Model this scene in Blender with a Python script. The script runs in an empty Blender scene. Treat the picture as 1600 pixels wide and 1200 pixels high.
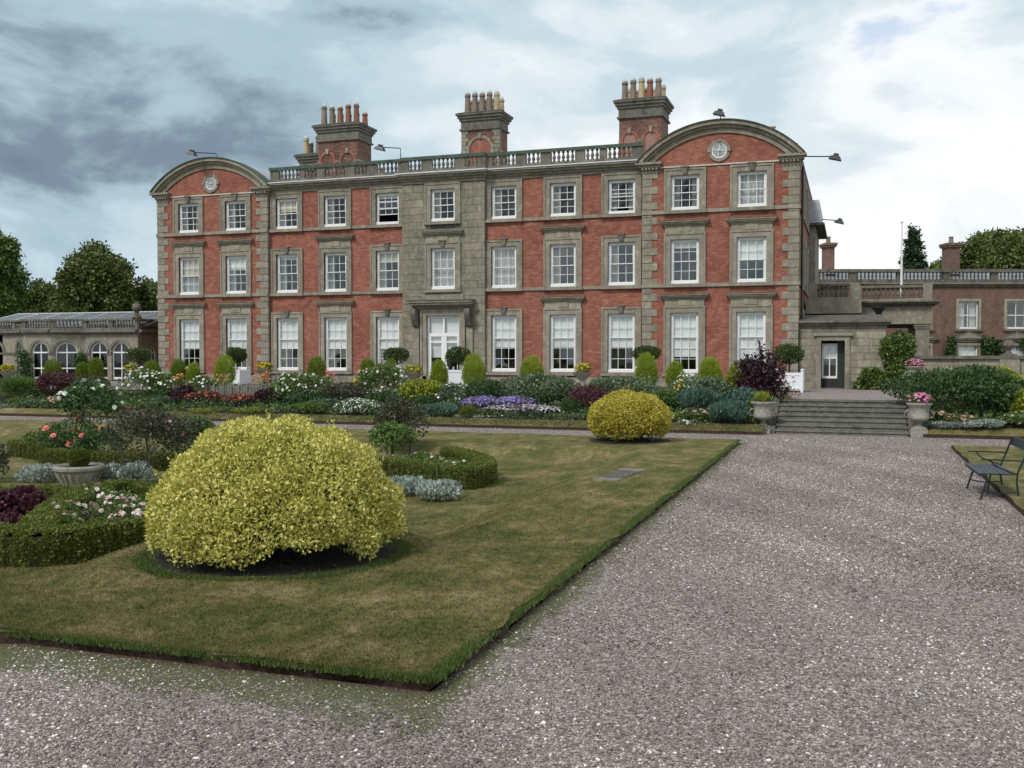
import bpy, math, random
import numpy as np
from mathutils import Vector
random.seed(7)
RNG = np.random.default_rng(11)
SC = bpy.context.scene
COL = SC.collection
R = math.radians

# ------------------------------------------------------------ camera
F_PX, YAW, PITCH, CAM_Z = 1556.25, R(18.7556), R(1.7252), 2.4
cam_d = bpy.data.cameras.new('camera')
cam_d.sensor_width = 36.0
cam_d.lens = F_PX / 1600 * 36
cam_d.clip_end = 4000
cam = bpy.data.objects.new('camera', cam_d)
COL.objects.link(cam)
cam.location = (0, 0, CAM_Z)
cam.rotation_euler = (R(90) - PITCH, 0, YAW)
SC.camera = cam

# ------------------------------------------------------------ world: broken grey cloud over a clear sky
SUN_EL, SUN_AZ = R(48), R(205)      # azimuth measured clockwise from +Y
world = bpy.data.worlds.new('World')
SC.world = world
world.use_nodes = True
wn, wl = world.node_tree.nodes, world.node_tree.links
wn.clear()
w_out = wn.new('ShaderNodeOutputWorld')
w_bg = wn.new('ShaderNodeBackground')
w_bg.inputs['Strength'].default_value = 0.1
sky = wn.new('ShaderNodeTexSky')
sky.sky_type = 'NISHITA'
sky.sun_disc = False
sky.sun_elevation = SUN_EL
sky.sun_rotation = SUN_AZ
tc = wn.new('ShaderNodeTexCoord')

def wnode(kind, **kw):
    n = wn.new(kind)
    for k, v in kw.items():
        setattr(n, k, v)
    return n
def wramp(stops, src, interp='EASE'):
    r = wn.new('ShaderNodeValToRGB')
    r.color_ramp.interpolation = interp
    e = r.color_ramp.elements
    while len(e) < len(stops):
        e.new(0.5)
    for i, (p, c) in enumerate(stops):
        e[i].position = p
        e[i].color = (*c, 1) if len(c) == 3 else c
    wl.new(src, r.inputs['Fac'])
    return r
def wmath(op, a, b=None, c=None):
    m = wn.new('ShaderNodeMath')
    m.operation = op
    for i, v in enumerate((a, b, c)):
        if v is None:
            continue
        if isinstance(v, (int, float)):
            m.inputs[i].default_value = v
        else:
            wl.new(v, m.inputs[i])
    return m.outputs[0]
mp = wn.new('ShaderNodeMapping')
mp.inputs['Scale'].default_value = (1.0, 1.0, 2.1)
mp.inputs['Location'].default_value = (3.1, 1.7, 0.45)
wl.new(tc.outputs['Generated'], mp.inputs['Vector'])
n1 = wnode('ShaderNodeTexNoise')
n1.inputs['Scale'].default_value = 2.0
n1.inputs['Detail'].default_value = 9
n1.inputs['Roughness'].default_value = 0.52
n1.inputs['Distortion'].default_value = 0.55
wl.new(mp.outputs[0], n1.inputs['Vector'])
n2 = wnode('ShaderNodeTexNoise')
n2.inputs['Scale'].default_value = 5.2
n2.inputs['Detail'].default_value = 8
n2.inputs['Roughness'].default_value = 0.55
n2.inputs['Distortion'].default_value = 0.3
wl.new(mp.outputs[0], n2.inputs['Vector'])
# one heavy cloud bank stands over the western horizon, elsewhere broken cloud, thinner towards the east
sepd = wn.new('ShaderNodeSeparateXYZ')
wl.new(tc.outputs['Generated'], sepd.inputs[0])
def wdot(v):
    m = wn.new('ShaderNodeVectorMath')
    m.operation = 'DOT_PRODUCT'
    wl.new(tc.outputs['Generated'], m.inputs[0])
    m.inputs[1].default_value = v
    return m.outputs['Value']
side = wdot((math.cos(YAW), math.sin(YAW), 0))
elev = wmath('ADD', sepd.outputs['Z'], wmath('MULTIPLY_ADD', n1.outputs['Fac'], 0.22, -0.11))
sidew = wmath('ADD', side, wmath('MULTIPLY_ADD', n2.outputs['Fac'], 0.3, -0.15))
def gauss(s0, ss, e0, es):
    a_ = wmath('POWER', wmath('ABSOLUTE', wmath('DIVIDE', wmath('SUBTRACT', sidew, s0), ss)), 2.0)
    b_ = wmath('POWER', wmath('ABSOLUTE', wmath('DIVIDE', wmath('SUBTRACT', elev, e0), es)), 2.0)
    return wmath('POWER', 2.718, wmath('MULTIPLY', wmath('ADD', a_, b_), -1.0))
bank = gauss(-0.36, 0.34, 0.215, 0.085)
dens = wmath('ADD', wmath('MULTIPLY_ADD', n1.outputs['Fac'], 1.05, -0.32), wmath('MULTIPLY_ADD', n2.outputs['Fac'], 1.30, -0.60))
dens = wmath('ADD', dens, wmath('MULTIPLY', bank, 0.40))
dens = wmath('SUBTRACT', dens, wmath('MULTIPLY', side, 0.11))
cl = wramp([(0.0, (6.0, 6.1, 6.1)), (0.13, (5.5, 5.75, 5.9)), (0.24, (4.5, 5.0, 5.3)), (0.37, (3.5, 4.3, 4.75)), (0.54, (2.6, 3.45, 3.95)), (0.76, (1.25, 1.68, 2.12)), (1.0, (0.95, 1.25, 1.65))], dens)
# small clear gaps
gap = wramp([(0.30, (0.55, 0.55, 0.55)), (0.40, (0, 0, 0))], n2.outputs['Fac'])
mixs = wn.new('ShaderNodeMix')
mixs.data_type = 'RGBA'
wl.new(gap.outputs['Color'], mixs.inputs['Factor'])
wl.new(cl.outputs['Color'], mixs.inputs['A'])
wl.new(sky.outputs['Color'], mixs.inputs['B'])
wl.new(mixs.outputs['Result'], w_bg.inputs['Color'])
wl.new(w_bg.outputs[0], w_out.inputs[0])

sun_d = bpy.data.lights.new('sun', 'SUN')
sun_d.energy = 1.5
sun_d.angle = R(14)
sun_d.color = (1.0, 0.96, 0.89)
sun = bpy.data.objects.new('sun', sun_d)
COL.objects.link(sun)
sd = Vector((math.sin(SUN_AZ) * math.cos(SUN_EL), math.cos(SUN_AZ) * math.cos(SUN_EL), math.sin(SUN_EL)))
sun.rotation_euler = (-sd).to_track_quat('-Z', 'Y').to_euler()
sun.location = (-20, -30, 60)

SC.view_settings.view_transform = 'Standard'
SC.view_settings.look = 'None'
SC.view_settings.gamma = 1.0
SC.view_settings.exposure = 0.76
SC.render.engine = 'CYCLES'
SC.cycles.max_bounces = 6
SC.cycles.transparent_max_bounces = 8
SC.cycles.caustics_reflective = False
SC.cycles.caustics_refractive = False

# ------------------------------------------------------------ pixel -> direction helpers (1600x1200 photo pixels)
_c, _s, _cp, _sp = math.cos(YAW), math.sin(YAW), math.cos(PITCH), math.sin(PITCH)
FW = np.array([-_s * _cp, _c * _cp, -_sp])
RT = np.array([_c, _s, 0.0])
UP = np.cross(RT, FW)
CAM = np.array([0, 0, CAM_Z])
def ray(px, py):
    return FW + RT * (px - 800) / F_PX - UP * (py - 600) / F_PX
def at_y(px, py, Y):
    d = ray(px, py)
    return CAM + d * (Y / d[1])
def at_z(px, py, z):
    d = ray(px, py)
    return CAM + d * ((z - CAM_Z) / d[2])
def depth(P):
    return float((np.asarray(P) - CAM) @ FW)

# ------------------------------------------------------------ materials
def new_mat(name):
    m = bpy.data.materials.new(name)
    m.use_nodes = True
    nt = m.node_tree
    b = nt.nodes['Principled BSDF']
    return m, nt, b
def N(nt, kind, **kw):
    n = nt.nodes.new(kind)
    for k, v in kw.items():
        setattr(n, k, v)
    return n
def noise(nt, scale, detail=4, rough=0.55, vec=None, dist=0.0):
    n = N(nt, 'ShaderNodeTexNoise')
    n.inputs['Scale'].default_value = scale
    n.inputs['Detail'].default_value = detail
    n.inputs['Roughness'].default_value = rough
    n.inputs['Distortion'].default_value = dist
    if vec is not None:
        nt.links.new(vec, n.inputs['Vector'])
    return n.outputs['Fac']
def ramp(nt, src, stops, interp='LINEAR'):
    r = N(nt, 'ShaderNodeValToRGB')
    r.color_ramp.interpolation = interp
    e = r.color_ramp.elements
    while len(e) < len(stops):
        e.new(0.5)
    for i, (p, c) in enumerate(stops):
        if isinstance(c, (int, float)):
            c = (c, c, c)
        e[i].position = p
        e[i].color = (*c, 1)
    nt.links.new(src, r.inputs['Fac'])
    return r.outputs['Color']
def mixc(nt, fac, a, b, mode='MIX'):
    m = N(nt, 'ShaderNodeMix', data_type='RGBA', blend_type=mode)
    for sock, v in (('Factor', fac), ('A', a), ('B', b)):
        if isinstance(v, (int, float)):
            m.inputs[sock].default_value = v
        elif isinstance(v, tuple):
            m.inputs[sock].default_value = (*v, 1)
        else:
            nt.links.new(v, m.inputs[sock])
    return m.outputs['Result']
def math_n(nt, op, a, b=None, c=None):
    m = N(nt, 'ShaderNodeMath', operation=op)
    for i, v in enumerate((a, b, c)):
        if v is None:
            continue
        if isinstance(v, (int, float)):
            m.inputs[i].default_value = v
        else:
            nt.links.new(v, m.inputs[i])
    return m.outputs[0]
def bump(nt, b, h, strength=0.3, dist=0.02):
    n = N(nt, 'ShaderNodeBump')
    n.inputs['Strength'].default_value = strength
    n.inputs['Distance'].default_value = dist
    nt.links.new(h, n.inputs['Height'])
    nt.links.new(n.outputs[0], b.inputs['Normal'])
def pos(nt):
    return N(nt, 'ShaderNodeNewGeometry').outputs['Position']
def objrand(nt):
    return N(nt, 'ShaderNodeObjectInfo').outputs['Random']
def upz(nt):
    s = N(nt, 'ShaderNodeSeparateXYZ')
    nt.links.new(N(nt, 'ShaderNodeNewGeometry').outputs['True Normal'], s.inputs[0])
    return s.outputs['Z']

def stone_mat(name, dark, light, lichen=(0.20, 0.20, 0.13), soot=0.5, scale=1.0):
    m, nt, b = new_mat(name)
    p = pos(nt)
    big = noise(nt, 0.9 * scale, 5, 0.6, p)
    fine = noise(nt, 14 * scale, 5, 0.65, p)
    med = noise(nt, 4.5 * scale, 5, 0.7, p)
    c = ramp(nt, big, [(0.3, dark), (0.7, light)])
    c = mixc(nt, math_n(nt, 'MULTIPLY', objrand(nt), 0.6), c, tuple(x * 0.62 for x in dark))
    c = mixc(nt, ramp(nt, med, [(0.50, 0.0), (0.72, 0.75)]), c, tuple(min(1, x * 1.45) for x in light))
    c = mixc(nt, ramp(nt, fine, [(0.35, 0.0), (0.75, 0.55)]), c, lichen)
    # weather-black growth: vertical streaks and on upward faces
    stv = N(nt, 'ShaderNodeMapping')
    stv.inputs['Scale'].default_value = (1, 1, 0.35)
    nt.links.new(p, stv.inputs['Vector'])
    st = noise(nt, 2.6 * scale, 7, 0.72, stv.outputs[0])
    up = ramp(nt, upz(nt), [(0.3, 0.0), (0.9, 0.6)])
    blk = math_n(nt, 'ADD', math_n(nt, 'MULTIPLY', ramp(nt, st, [(0.48, 0.0), (0.66, 1.0)]), soot), up)
    blk = math_n(nt, 'MINIMUM', blk, 0.85)
    c = mixc(nt, blk, c, tuple(x * 0.36 for x in dark))
    nt.links.new(c, b.inputs['Base Color'])
    b.inputs['Roughness'].default_value = 0.9
    bump(nt, b, fine, 0.35, 0.012)
    return m
M = {}
M['stone'] = stone_mat('weathered_sandstone', (0.235, 0.208, 0.165), (0.35, 0.31, 0.245), (0.25, 0.24, 0.185), soot=0.42)
M['stone_centre'] = stone_mat('ashlar_sandstone', (0.20, 0.182, 0.145), (0.325, 0.285, 0.215), (0.24, 0.23, 0.175), soot=0.5)
M['stone_dark'] = stone_mat('blackened_sandstone', (0.125, 0.112, 0.092), (0.205, 0.182, 0.148), (0.16, 0.155, 0.12), soot=0.75)
M['stone_pale'] = stone_mat('pale_sandstone', (0.29, 0.252, 0.19), (0.41, 0.36, 0.28), soot=0.38)
M['urn_stone'] = stone_mat('urn_stone', (0.27, 0.255, 0.225), (0.40, 0.375, 0.335), (0.26, 0.25, 0.2), 0.45, 3.0)
M['step_stone'] = stone_mat('step_stone', (0.115, 0.108, 0.088), (0.175, 0.165, 0.138), (0.34, 0.32, 0.29), 0.55, 1.3)
M['red_stone'] = stone_mat('red_sandstone', (0.155, 0.085, 0.068), (0.225, 0.125, 0.10), (0.19, 0.13, 0.10), 0.45)

def brick_mat(name, c1, c2, soot=0.5):
    m, nt, b = new_mat(name)
    p = pos(nt)
    s = N(nt, 'ShaderNodeSeparateXYZ')
    nt.links.new(p, s.inputs[0])
    u = math_n(nt, 'ADD', s.outputs['X'], s.outputs['Y'])
    cb = N(nt, 'ShaderNodeCombineXYZ')
    nt.links.new(u, cb.inputs['X'])
    nt.links.new(s.outputs['Z'], cb.inputs['Y'])
    br = N(nt, 'ShaderNodeTexBrick')
    nt.links.new(cb.outputs[0], br.inputs['Vector'])
    br.inputs['Scale'].default_value = 1.0
    br.inputs['Brick Width'].default_value = 0.235
    br.inputs['Row Height'].default_value = 0.078
    br.inputs['Mortar Size'].default_value = 0.008
    br.inputs['Mortar Smooth'].default_value = 0.3
    br.inputs['Bias'].default_value = 0.0
    br.inputs['Color1'].default_value = (*c1, 1)
    br.inputs['Color2'].default_value = (*c2, 1)
    br.inputs['Mortar'].default_value = (0.30, 0.19, 0.14, 1)
    big = noise(nt, 0.55, 6, 0.65, p, 0.6)
    med = noise(nt, 3.5, 5, 0.7, p)
    c = mixc(nt, ramp(nt, big, [(0.36, 0.0), (0.68, 0.8)]), br.outputs['Color'], tuple(x * 0.72 for x in c2))
    c = mixc(nt, math_n(nt, 'MULTIPLY', ramp(nt, med, [(0.48, 0.0), (0.7, 1.0)]), 0.75), c, tuple(min(1, x * k_) for x, k_ in zip(c1, (1.2, 1.7, 1.7))))
    stv = N(nt, 'ShaderNodeMapping')
    stv.inputs['Scale'].default_value = (1, 1, 0.28)
    nt.links.new(p, stv.inputs['Vector'])
    st = noise(nt, 1.4, 6, 0.7, stv.outputs[0])
    c = mixc(nt, math_n(nt, 'MULTIPLY', ramp(nt, st, [(0.52, 0.0), (0.78, 1.0)]), soot), c, tuple(x * .45 for x in c2))
    # pale salts in broken horizontal bands
    wh = N(nt, 'ShaderNodeMapping')
    wh.inputs['Scale'].default_value = (1.2, 1.2, 5.0)
    nt.links.new(p, wh.inputs['Vector'])
    w = noise(nt, 2.2, 5, 0.75, wh.outputs[0])
    c = mixc(nt, ramp(nt, w, [(0.53, 0.0), (0.68, 0.6)]), c, (0.42, 0.25, 0.18))
    nt.links.new(c, b.inputs['Base Color'])
    b.inputs['Roughness'].default_value = 0.9
    bump(nt, b, math_n(nt, 'SUBTRACT', noise(nt, 30, 3, 0.6, p), br.outputs['Fac']), 0.35, 0.01)
    return m
M['brick'] = brick_mat('red_brick', (0.35, 0.098, 0.062), (0.225, 0.062, 0.043), 0.55)
M['brick_dark'] = brick_mat('sooty_brick', (0.17, 0.070, 0.050), (0.10, 0.045, 0.035), 0.8)

def plain(name, col, rough=0.6, var=0.15, scale=3.0, metal=0.0, bumps=0.0):
    m, nt, b = new_mat(name)
    n = noise(nt, scale, 5, 0.6, pos(nt))
    c = ramp(nt, n, [(0.3, tuple(x * (1 - var) for x in col)), (0.7, tuple(min(1, x * (1 + var)) for x in col))])
    nt.links.new(c, b.inputs['Base Color'])
    b.inputs['Roughness'].default_value = rough
    b.inputs['Metallic'].default_value = metal
    if bumps:
        bump(nt, b, noise(nt, scale * 8, 4, 0.6, pos(nt)), bumps, 0.01)
    return m
M['white'] = plain('white_paint', (0.80, 0.80, 0.79), 0.45, 0.05)
M['white_wood'] = plain('white_painted_wood', (0.78, 0.80, 0.84), 0.5, 0.05)
M['lead'] = plain('lead_sheet', (0.30, 0.33, 0.36), 0.5, 0.25, 1.5)
M['slate'] = plain('grey_slate', (0.16, 0.17, 0.19), 0.55, 0.3, 2.0)
M['verdigris'] = plain('algae_capping', (0.055, 0.085, 0.06), 0.8, 0.3, 4.0)
M['iron'] = plain('dark_iron', (0.025, 0.028, 0.03), 0.5, 0.2)
M['green_iron'] = plain('dark_green_paint', (0.006, 0.016, 0.018), 0.4, 0.3, 8)
M['bench_slat'] = plain('bench_slat_paint', (0.007, 0.022, 0.032), 0.5, 0.25, 6)
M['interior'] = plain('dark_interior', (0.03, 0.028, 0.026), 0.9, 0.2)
M['blind'] = plain('roller_blind', (0.86, 0.87, 0.86), 0.8, 0.05)
M['blind_cream'] = plain('cream_blind', (0.62, 0.57, 0.44), 0.8, 0.06)
M['curtain'] = plain('pale_curtain', (0.56, 0.56, 0.54), 0.85, 0.12, 4)
M['bark'] = plain('bark', (0.06, 0.047, 0.035), 0.9, 0.3, 8, 0, 0.6)
M['stem'] = plain('plant_stem', (0.16, 0.135, 0.09), 0.8, 0.3, 8)
M['grey_wood'] = plain('grey_weathered_wood', (0.15, 0.145, 0.125), 0.85, 0.25, 6)
M['pot_buff'] = plain('buff_clay', (0.42, 0.33, 0.19), 0.8, 0.2, 2)
M['pot_red'] = plain('red_clay', (0.24, 0.10, 0.065), 0.8, 0.25, 2)
M['pot_grey'] = plain('sooty_clay', (0.21, 0.16, 0.125), 0.8, 0.3, 2)
M['terracotta_render'] = plain('pink_render', (0.30, 0.16, 0.13), 0.9, 0.12, 2)
M['soil'] = plain('bed_soil', (0.018, 0.013, 0.009), 0.95, 0.45, 14, 0, 0.9)
M['turf_edge'] = plain('turf_edge_soil', (0.055, 0.028, 0.019), 0.95, 0.8, 18, 0, 1.0)
M['glaze_roof'] = plain('glasshouse_roof', (0.075, 0.085, 0.10), 0.3, 0.2, 1.0)

def glass_mat():
    m = bpy.data.materials.new('window_glass')
    m.use_nodes = True
    nt = m.node_tree
    nt.nodes.clear()
    o = N(nt, 'ShaderNodeOutputMaterial')
    mx = N(nt, 'ShaderNodeMixShader')
    tr = N(nt, 'ShaderNodeBsdfTransparent')
    tr.inputs['Color'].default_value = (0.965, 0.975, 0.97, 1)
    gl = N(nt, 'ShaderNodeBsdfGlossy')
    gl.inputs['Roughness'].default_value = 0.02
    ge = N(nt, 'ShaderNodeNewGeometry')
    dt = N(nt, 'ShaderNodeVectorMath', operation='DOT_PRODUCT')
    nt.links.new(ge.outputs['Incoming'], dt.inputs[0])
    nt.links.new(ge.outputs['True Normal'], dt.inputs[1])
    om = math_n(nt, 'SUBTRACT', 1.0, math_n(nt, 'ABSOLUTE', dt.outputs['Value']))
    frv = math_n(nt, 'MULTIPLY_ADD', math_n(nt, 'POWER', om, 5.0), 0.91, 0.09)
    bp = N(nt, 'ShaderNodeBump')
    bp.inputs['Strength'].default_value = 0.03
    bp.inputs['Distance'].default_value = 0.02
    nt.links.new(noise(nt, 3.0, 2, 0.5, pos(nt)), bp.inputs['Height'])
    nt.links.new(bp.outputs[0], gl.inputs['Normal'])
    nt.links.new(frv, mx.inputs[0])
    nt.links.new(tr.outputs[0], mx.inputs[1])
    nt.links.new(gl.outputs[0], mx.inputs[2])
    nt.links.new(mx.outputs[0], o.inputs[0])
    return m
M['glass'] = glass_mat()

def leaf_mat(name, c1, c2, c3=None, transl=0.25, rough=0.55):
    m, nt, b = new_mat(name)
    at = N(nt, 'ShaderNodeAttribute')
    at.attribute_name = 'tint'
    big = noise(nt, 1.7, 3, 0.6, pos(nt))
    t = math_n(nt, 'ADD', math_n(nt, 'MULTIPLY', at.outputs['Fac'], 0.7), math_n(nt, 'MULTIPLY', big, 0.45))
    c = ramp(nt, t, [(0.12, c1), (0.62, c2), (1.0, c3 or tuple(min(1, x * 1.35) for x in c2))])
    nt.links.new(c, b.inputs['Base Color'])
    b.inputs['Roughness'].default_value = rough
    tl = N(nt, 'ShaderNodeBsdfTranslucent')
    nt.links.new(c, tl.inputs['Color'])
    mx = N(nt, 'ShaderNodeMixShader')
    mx.inputs[0].default_value = transl
    nt.links.new(b.outputs[0], mx.inputs[1])
    nt.links.new(tl.outputs[0], mx.inputs[2])
    nt.links.new(mx.outputs[0], nt.nodes['Material Output'].inputs[0])
    return m
L = {}
def LM(key, *a, **k):
    L[key] = leaf_mat(key + '_leaf', *a, **k)
LM('gold', (0.20, 0.22, 0.030), (0.60, 0.55, 0.115), (0.88, 0.83, 0.36))
LM('gold_deep', (0.20, 0.18, 0.018), (0.54, 0.45, 0.060), (0.76, 0.65, 0.14))
LM('box', (0.0472, 0.0686, 0.008), (0.118, 0.1478, 0.016), (0.2065, 0.231, 0.032))
LM('dark', (0.0161, 0.0412, 0.0098), (0.0457, 0.1015, 0.0244), (0.1074, 0.1983, 0.0549))
LM('mid', (0.0365, 0.0741, 0.0127), (0.0954, 0.1691, 0.0301), (0.1894, 0.2818, 0.0579))
LM('greygreen', (0.0473, 0.0762, 0.038), (0.1313, 0.1848, 0.0997), (0.273, 0.336, 0.1995))
LM('teal', (0.0335, 0.0732, 0.0564), (0.0885, 0.1684, 0.1281), (0.183, 0.2782, 0.2114))
LM('silver', (0.1342, 0.1708, 0.1464), (0.3294, 0.3843, 0.3355), (0.5368, 0.5856, 0.5246))
LM('lime', (0.14, 0.215, 0.013), (0.29, 0.385, 0.028), (0.42, 0.50, 0.065))
LM('lime_deep', (0.085, 0.15, 0.012), (0.17, 0.255, 0.022), (0.27, 0.34, 0.045))
LM('yellowgreen', (0.0805, 0.108, 0.01), (0.253, 0.288, 0.022), (0.483, 0.48, 0.05))
LM('purple', (0.0146, 0.0073, 0.0122), (0.0488, 0.0171, 0.0293), (0.1037, 0.039, 0.0549))
LM('maroon', (0.0244, 0.0073, 0.0122), (0.0915, 0.022, 0.0366), (0.183, 0.0549, 0.0732))
LM('bronze', (0.022, 0.030, 0.014), (0.058, 0.072, 0.032), (0.135, 0.098, 0.075))
LM('bay', (0.0188, 0.0366, 0.0077), (0.0563, 0.0976, 0.0186), (0.1141, 0.1601, 0.0351))
LM('oak', (0.0242, 0.0432, 0.0076), (0.0858, 0.1176, 0.019), (0.1815, 0.198, 0.038))
LM('ivy', (0.045, 0.080, 0.014), (0.105, 0.160, 0.030), (0.18, 0.24, 0.055))
LM('conifer', (0.0088, 0.0273, 0.0134), (0.0264, 0.0615, 0.0242), (0.0557, 0.1058, 0.0403))
LM('grass', (0.050, 0.068, 0.018), (0.115, 0.125, 0.042), (0.21, 0.185, 0.085))
LM('grass_fresh', (0.0366, 0.0708, 0.0122), (0.0854, 0.1366, 0.0244), (0.1464, 0.1952, 0.0427))
LM('f_white', (0.62, 0.62, 0.55), (0.78, 0.77, 0.72), (0.86, 0.85, 0.82), transl=0.15)
LM('f_blush', (0.60, 0.36, 0.38), (0.74, 0.58, 0.57), (0.82, 0.76, 0.73), transl=0.15)
LM('f_coral', (0.55, 0.07, 0.06), (0.70, 0.16, 0.14), (0.78, 0.32, 0.28), transl=0.15)
LM('f_red', (0.28, 0.018, 0.012), (0.42, 0.045, 0.025), (0.52, 0.10, 0.06), transl=0.15)
LM('f_orange', (0.50, 0.12, 0.02), (0.62, 0.22, 0.05), (0.68, 0.34, 0.12), transl=0.15)
LM('f_yellow', (0.50, 0.32, 0.02), (0.66, 0.48, 0.03), (0.74, 0.62, 0.12), transl=0.15)
LM('f_purple', (0.16, 0.10, 0.34), (0.28, 0.20, 0.52), (0.42, 0.34, 0.66), transl=0.15)
LM('f_mauve', (0.28, 0.20, 0.27), (0.48, 0.39, 0.47), (0.66, 0.60, 0.65), transl=0.15)
LM('f_pink', (0.55, 0.08, 0.26), (0.70, 0.22, 0.42), (0.80, 0.48, 0.60), transl=0.15)
LM('f_sedum', (0.25, 0.13, 0.10), (0.40, 0.25, 0.20), (0.52, 0.38, 0.30), transl=0.15)

# ------------------------------------------------------------ mesh helpers
class MB:
    def __init__(self):
        self.v, self.f = [], []
    def add(self, vs, fs):
        o = len(self.v)
        self.v += [tuple(map(float, p)) for p in vs]
        self.f += [tuple(i + o for i in f) for f in fs]
        return self
    def box(self, x0, x1, y0, y1, z0, z1):
        return self.add([(x0, y0, z0), (x1, y0, z0), (x1, y1, z0), (x0, y1, z0), (x0, y0, z1), (x1, y0, z1), (x1, y1, z1), (x0, y1, z1)],
                        [(0, 3, 2, 1), (4, 5, 6, 7), (0, 1, 5, 4), (1, 2, 6, 5), (2, 3, 7, 6), (3, 0, 4, 7)])
    def quad(self, a, b, c, d):
        return self.add([a, b, c, d], [(0, 1, 2, 3)])
    def taper(self, c0, s0, c1, s1):
        vs = []
        for (cx, cy, cz), (sx, sy) in ((c0, s0), (c1, s1)):
            vs += [(cx - sx / 2, cy - sy / 2, cz), (cx + sx / 2, cy - sy / 2, cz), (cx + sx / 2, cy + sy / 2, cz), (cx - sx / 2, cy + sy / 2, cz)]
        return self.add(vs, [(0, 3, 2, 1), (4, 5, 6, 7), (0, 1, 5, 4), (1, 2, 6, 5), (2, 3, 7, 6), (3, 0, 4, 7)])
    def prism(self, poly, y0, y1):       # polygon in (x,z), counter-clockwise seen from -y, extruded along y
        n = len(poly)
        vs = [(x, y0, z) for x, z in poly] + [(x, y1, z) for x, z in poly]
        return self.add(vs, [tuple(range(n)), tuple(range(2 * n - 1, n - 1, -1))] + [(i, i + n, (i + 1) % n + n, (i + 1) % n) for i in range(n)])
    def lathe(self, prof, c=(0, 0, 0), seg=10, sx=1.0, sy=1.0):
        vs, fs = [], []
        for r, z in prof:
            for k in range(seg):
                a = 2 * math.pi * k / seg
                vs.append((c[0] + r * sx * math.cos(a), c[1] + r * sy * math.sin(a), c[2] + z))
        for i in range(len(prof) - 1):
            for k in range(seg):
                k2 = (k + 1) % seg
                fs.append((i * seg + k, i * seg + k2, (i + 1) * seg + k2, (i + 1) * seg + k))
        fs.append(tuple(range(seg - 1, -1, -1)))
        fs.append(tuple((len(prof) - 1) * seg + k for k in range(seg)))
        return self.add(vs, fs)
    def tube(self, pts, rad, seg=6):
        pts = [Vector(p) for p in pts]
        rads = rad if isinstance(rad, (list, tuple)) else [rad] * len(pts)
        vs, fs = [], []
        ref = Vector((0.13, 0.2, 1)).normalized()
        for i, p in enumerate(pts):
            t = (pts[min(i + 1, len(pts) - 1)] - pts[max(i - 1, 0)]).normalized()
            a = t.cross(ref)
            if a.length < 0.15:
                a = t.cross(Vector((1, 0.1, 0)))
            a.normalize()
            b = t.cross(a)
            for k in range(seg):
                an = 2 * math.pi * k / seg
                vs.append(p + (a * math.cos(an) + b * math.sin(an)) * rads[i])
        for i in range(len(pts) - 1):
            for k in range(seg):
                k2 = (k + 1) % seg
                fs.append((i * seg + k, i * seg + k2, (i + 1) * seg + k2, (i + 1) * seg + k))
        fs.append(tuple(range(seg - 1, -1, -1)))
        fs.append(tuple((len(pts) - 1) * seg + k for k in range(seg)))
        return self.add(vs, fs)
    def mesh(self, name, mat, smooth=False):
        me = bpy.data.meshes.new(name)
        me.from_pydata(self.v, [], self.f)
        me.materials.append(mat)
        if smooth:
            me.polygons.foreach_set('use_smooth', [True] * len(me.polygons))
        me.update()
        return me
    def build(self, name, mat, parent=None, smooth=False):
        o = bpy.data.objects.new(name, self.mesh(name, mat, smooth))
        COL.objects.link(o)
        o.parent = parent
        return o
def link(name, me, parent=None, loc=(0, 0, 0), rot=(0, 0, 0), scale=(1, 1, 1)):
    o = bpy.data.objects.new(name, me)
    COL.objects.link(o)
    o.parent = parent
    o.location, o.rotation_euler, o.scale = loc, rot, scale
    return o
def thing(name, label, cat, loc=(0, 0, 0), rz=0.0, group=None):
    o = bpy.data.objects.new(name, None)
    COL.objects.link(o)
    o.location = loc
    o.rotation_euler = (0, 0, rz)
    return tag(o, label, cat, group)
def tag(o, label, cat, group=None):
    o['label'], o['category'] = label, cat
    if group:
        o['group'] = group
    return o
def struct(o):
    o['kind'] = 'structure'
    return o
def stuff(o):
    o['kind'] = 'stuff'
    return o
_unit = {}
def unit_box(mat):
    if mat.name not in _unit:
        _unit[mat.name] = MB().box(-.5, .5, -.5, .5, -.5, .5).mesh('block_' + mat.name, mat)
    return _unit[mat.name]
def block(name, parent, x0, x1, y0, y1, z0, z1, mat):
    return link(name, unit_box(mat), parent, ((x0 + x1) / 2, (y0 + y1) / 2, (z0 + z1) / 2), (0, 0, 0), (x1 - x0, y1 - y0, z1 - z0))

# ------------------------------------------------------------ foliage helpers
def fast_mesh(name, V, nper, mat, tint=None, faces=None):
    """V: (n, nper, 3) - one polygon of nper corners per item (or the polygons listed in faces per item)."""
    n = V.shape[0]
    me = bpy.data.meshes.new(name)
    if faces is None:
        faces = [tuple(range(nper))]
    me.vertices.add(n * nper)
    me.vertices.foreach_set('co', V.reshape(-1).astype(np.float32))
    fl = np.concatenate([np.array(f) for f in faces])
    idx = (np.arange(n)[:, None] * nper + fl[None, :]).reshape(-1)
    sizes = np.tile(np.array([len(f) for f in faces]), n)
    starts = np.concatenate([[0], np.cumsum(sizes)[:-1]])
    me.loops.add(len(idx))
    me.loops.foreach_set('vertex_index', idx.astype(np.int32))
    me.polygons.add(len(sizes))
    me.polygons.foreach_set('loop_start', starts.astype(np.int32))
    if tint is None:
        tint = RNG.random(n)
    at = me.attributes.new('tint', 'FLOAT', 'FACE')
    at.data.foreach_set('value', np.repeat(tint, len(faces)).astype(np.float32))
    me.materials.append(mat)
    me.update(calc_edges=True)
    return me
def unit(a):
    return a / np.maximum(np.linalg.norm(a, axis=-1, keepdims=True), 1e-9)
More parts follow.
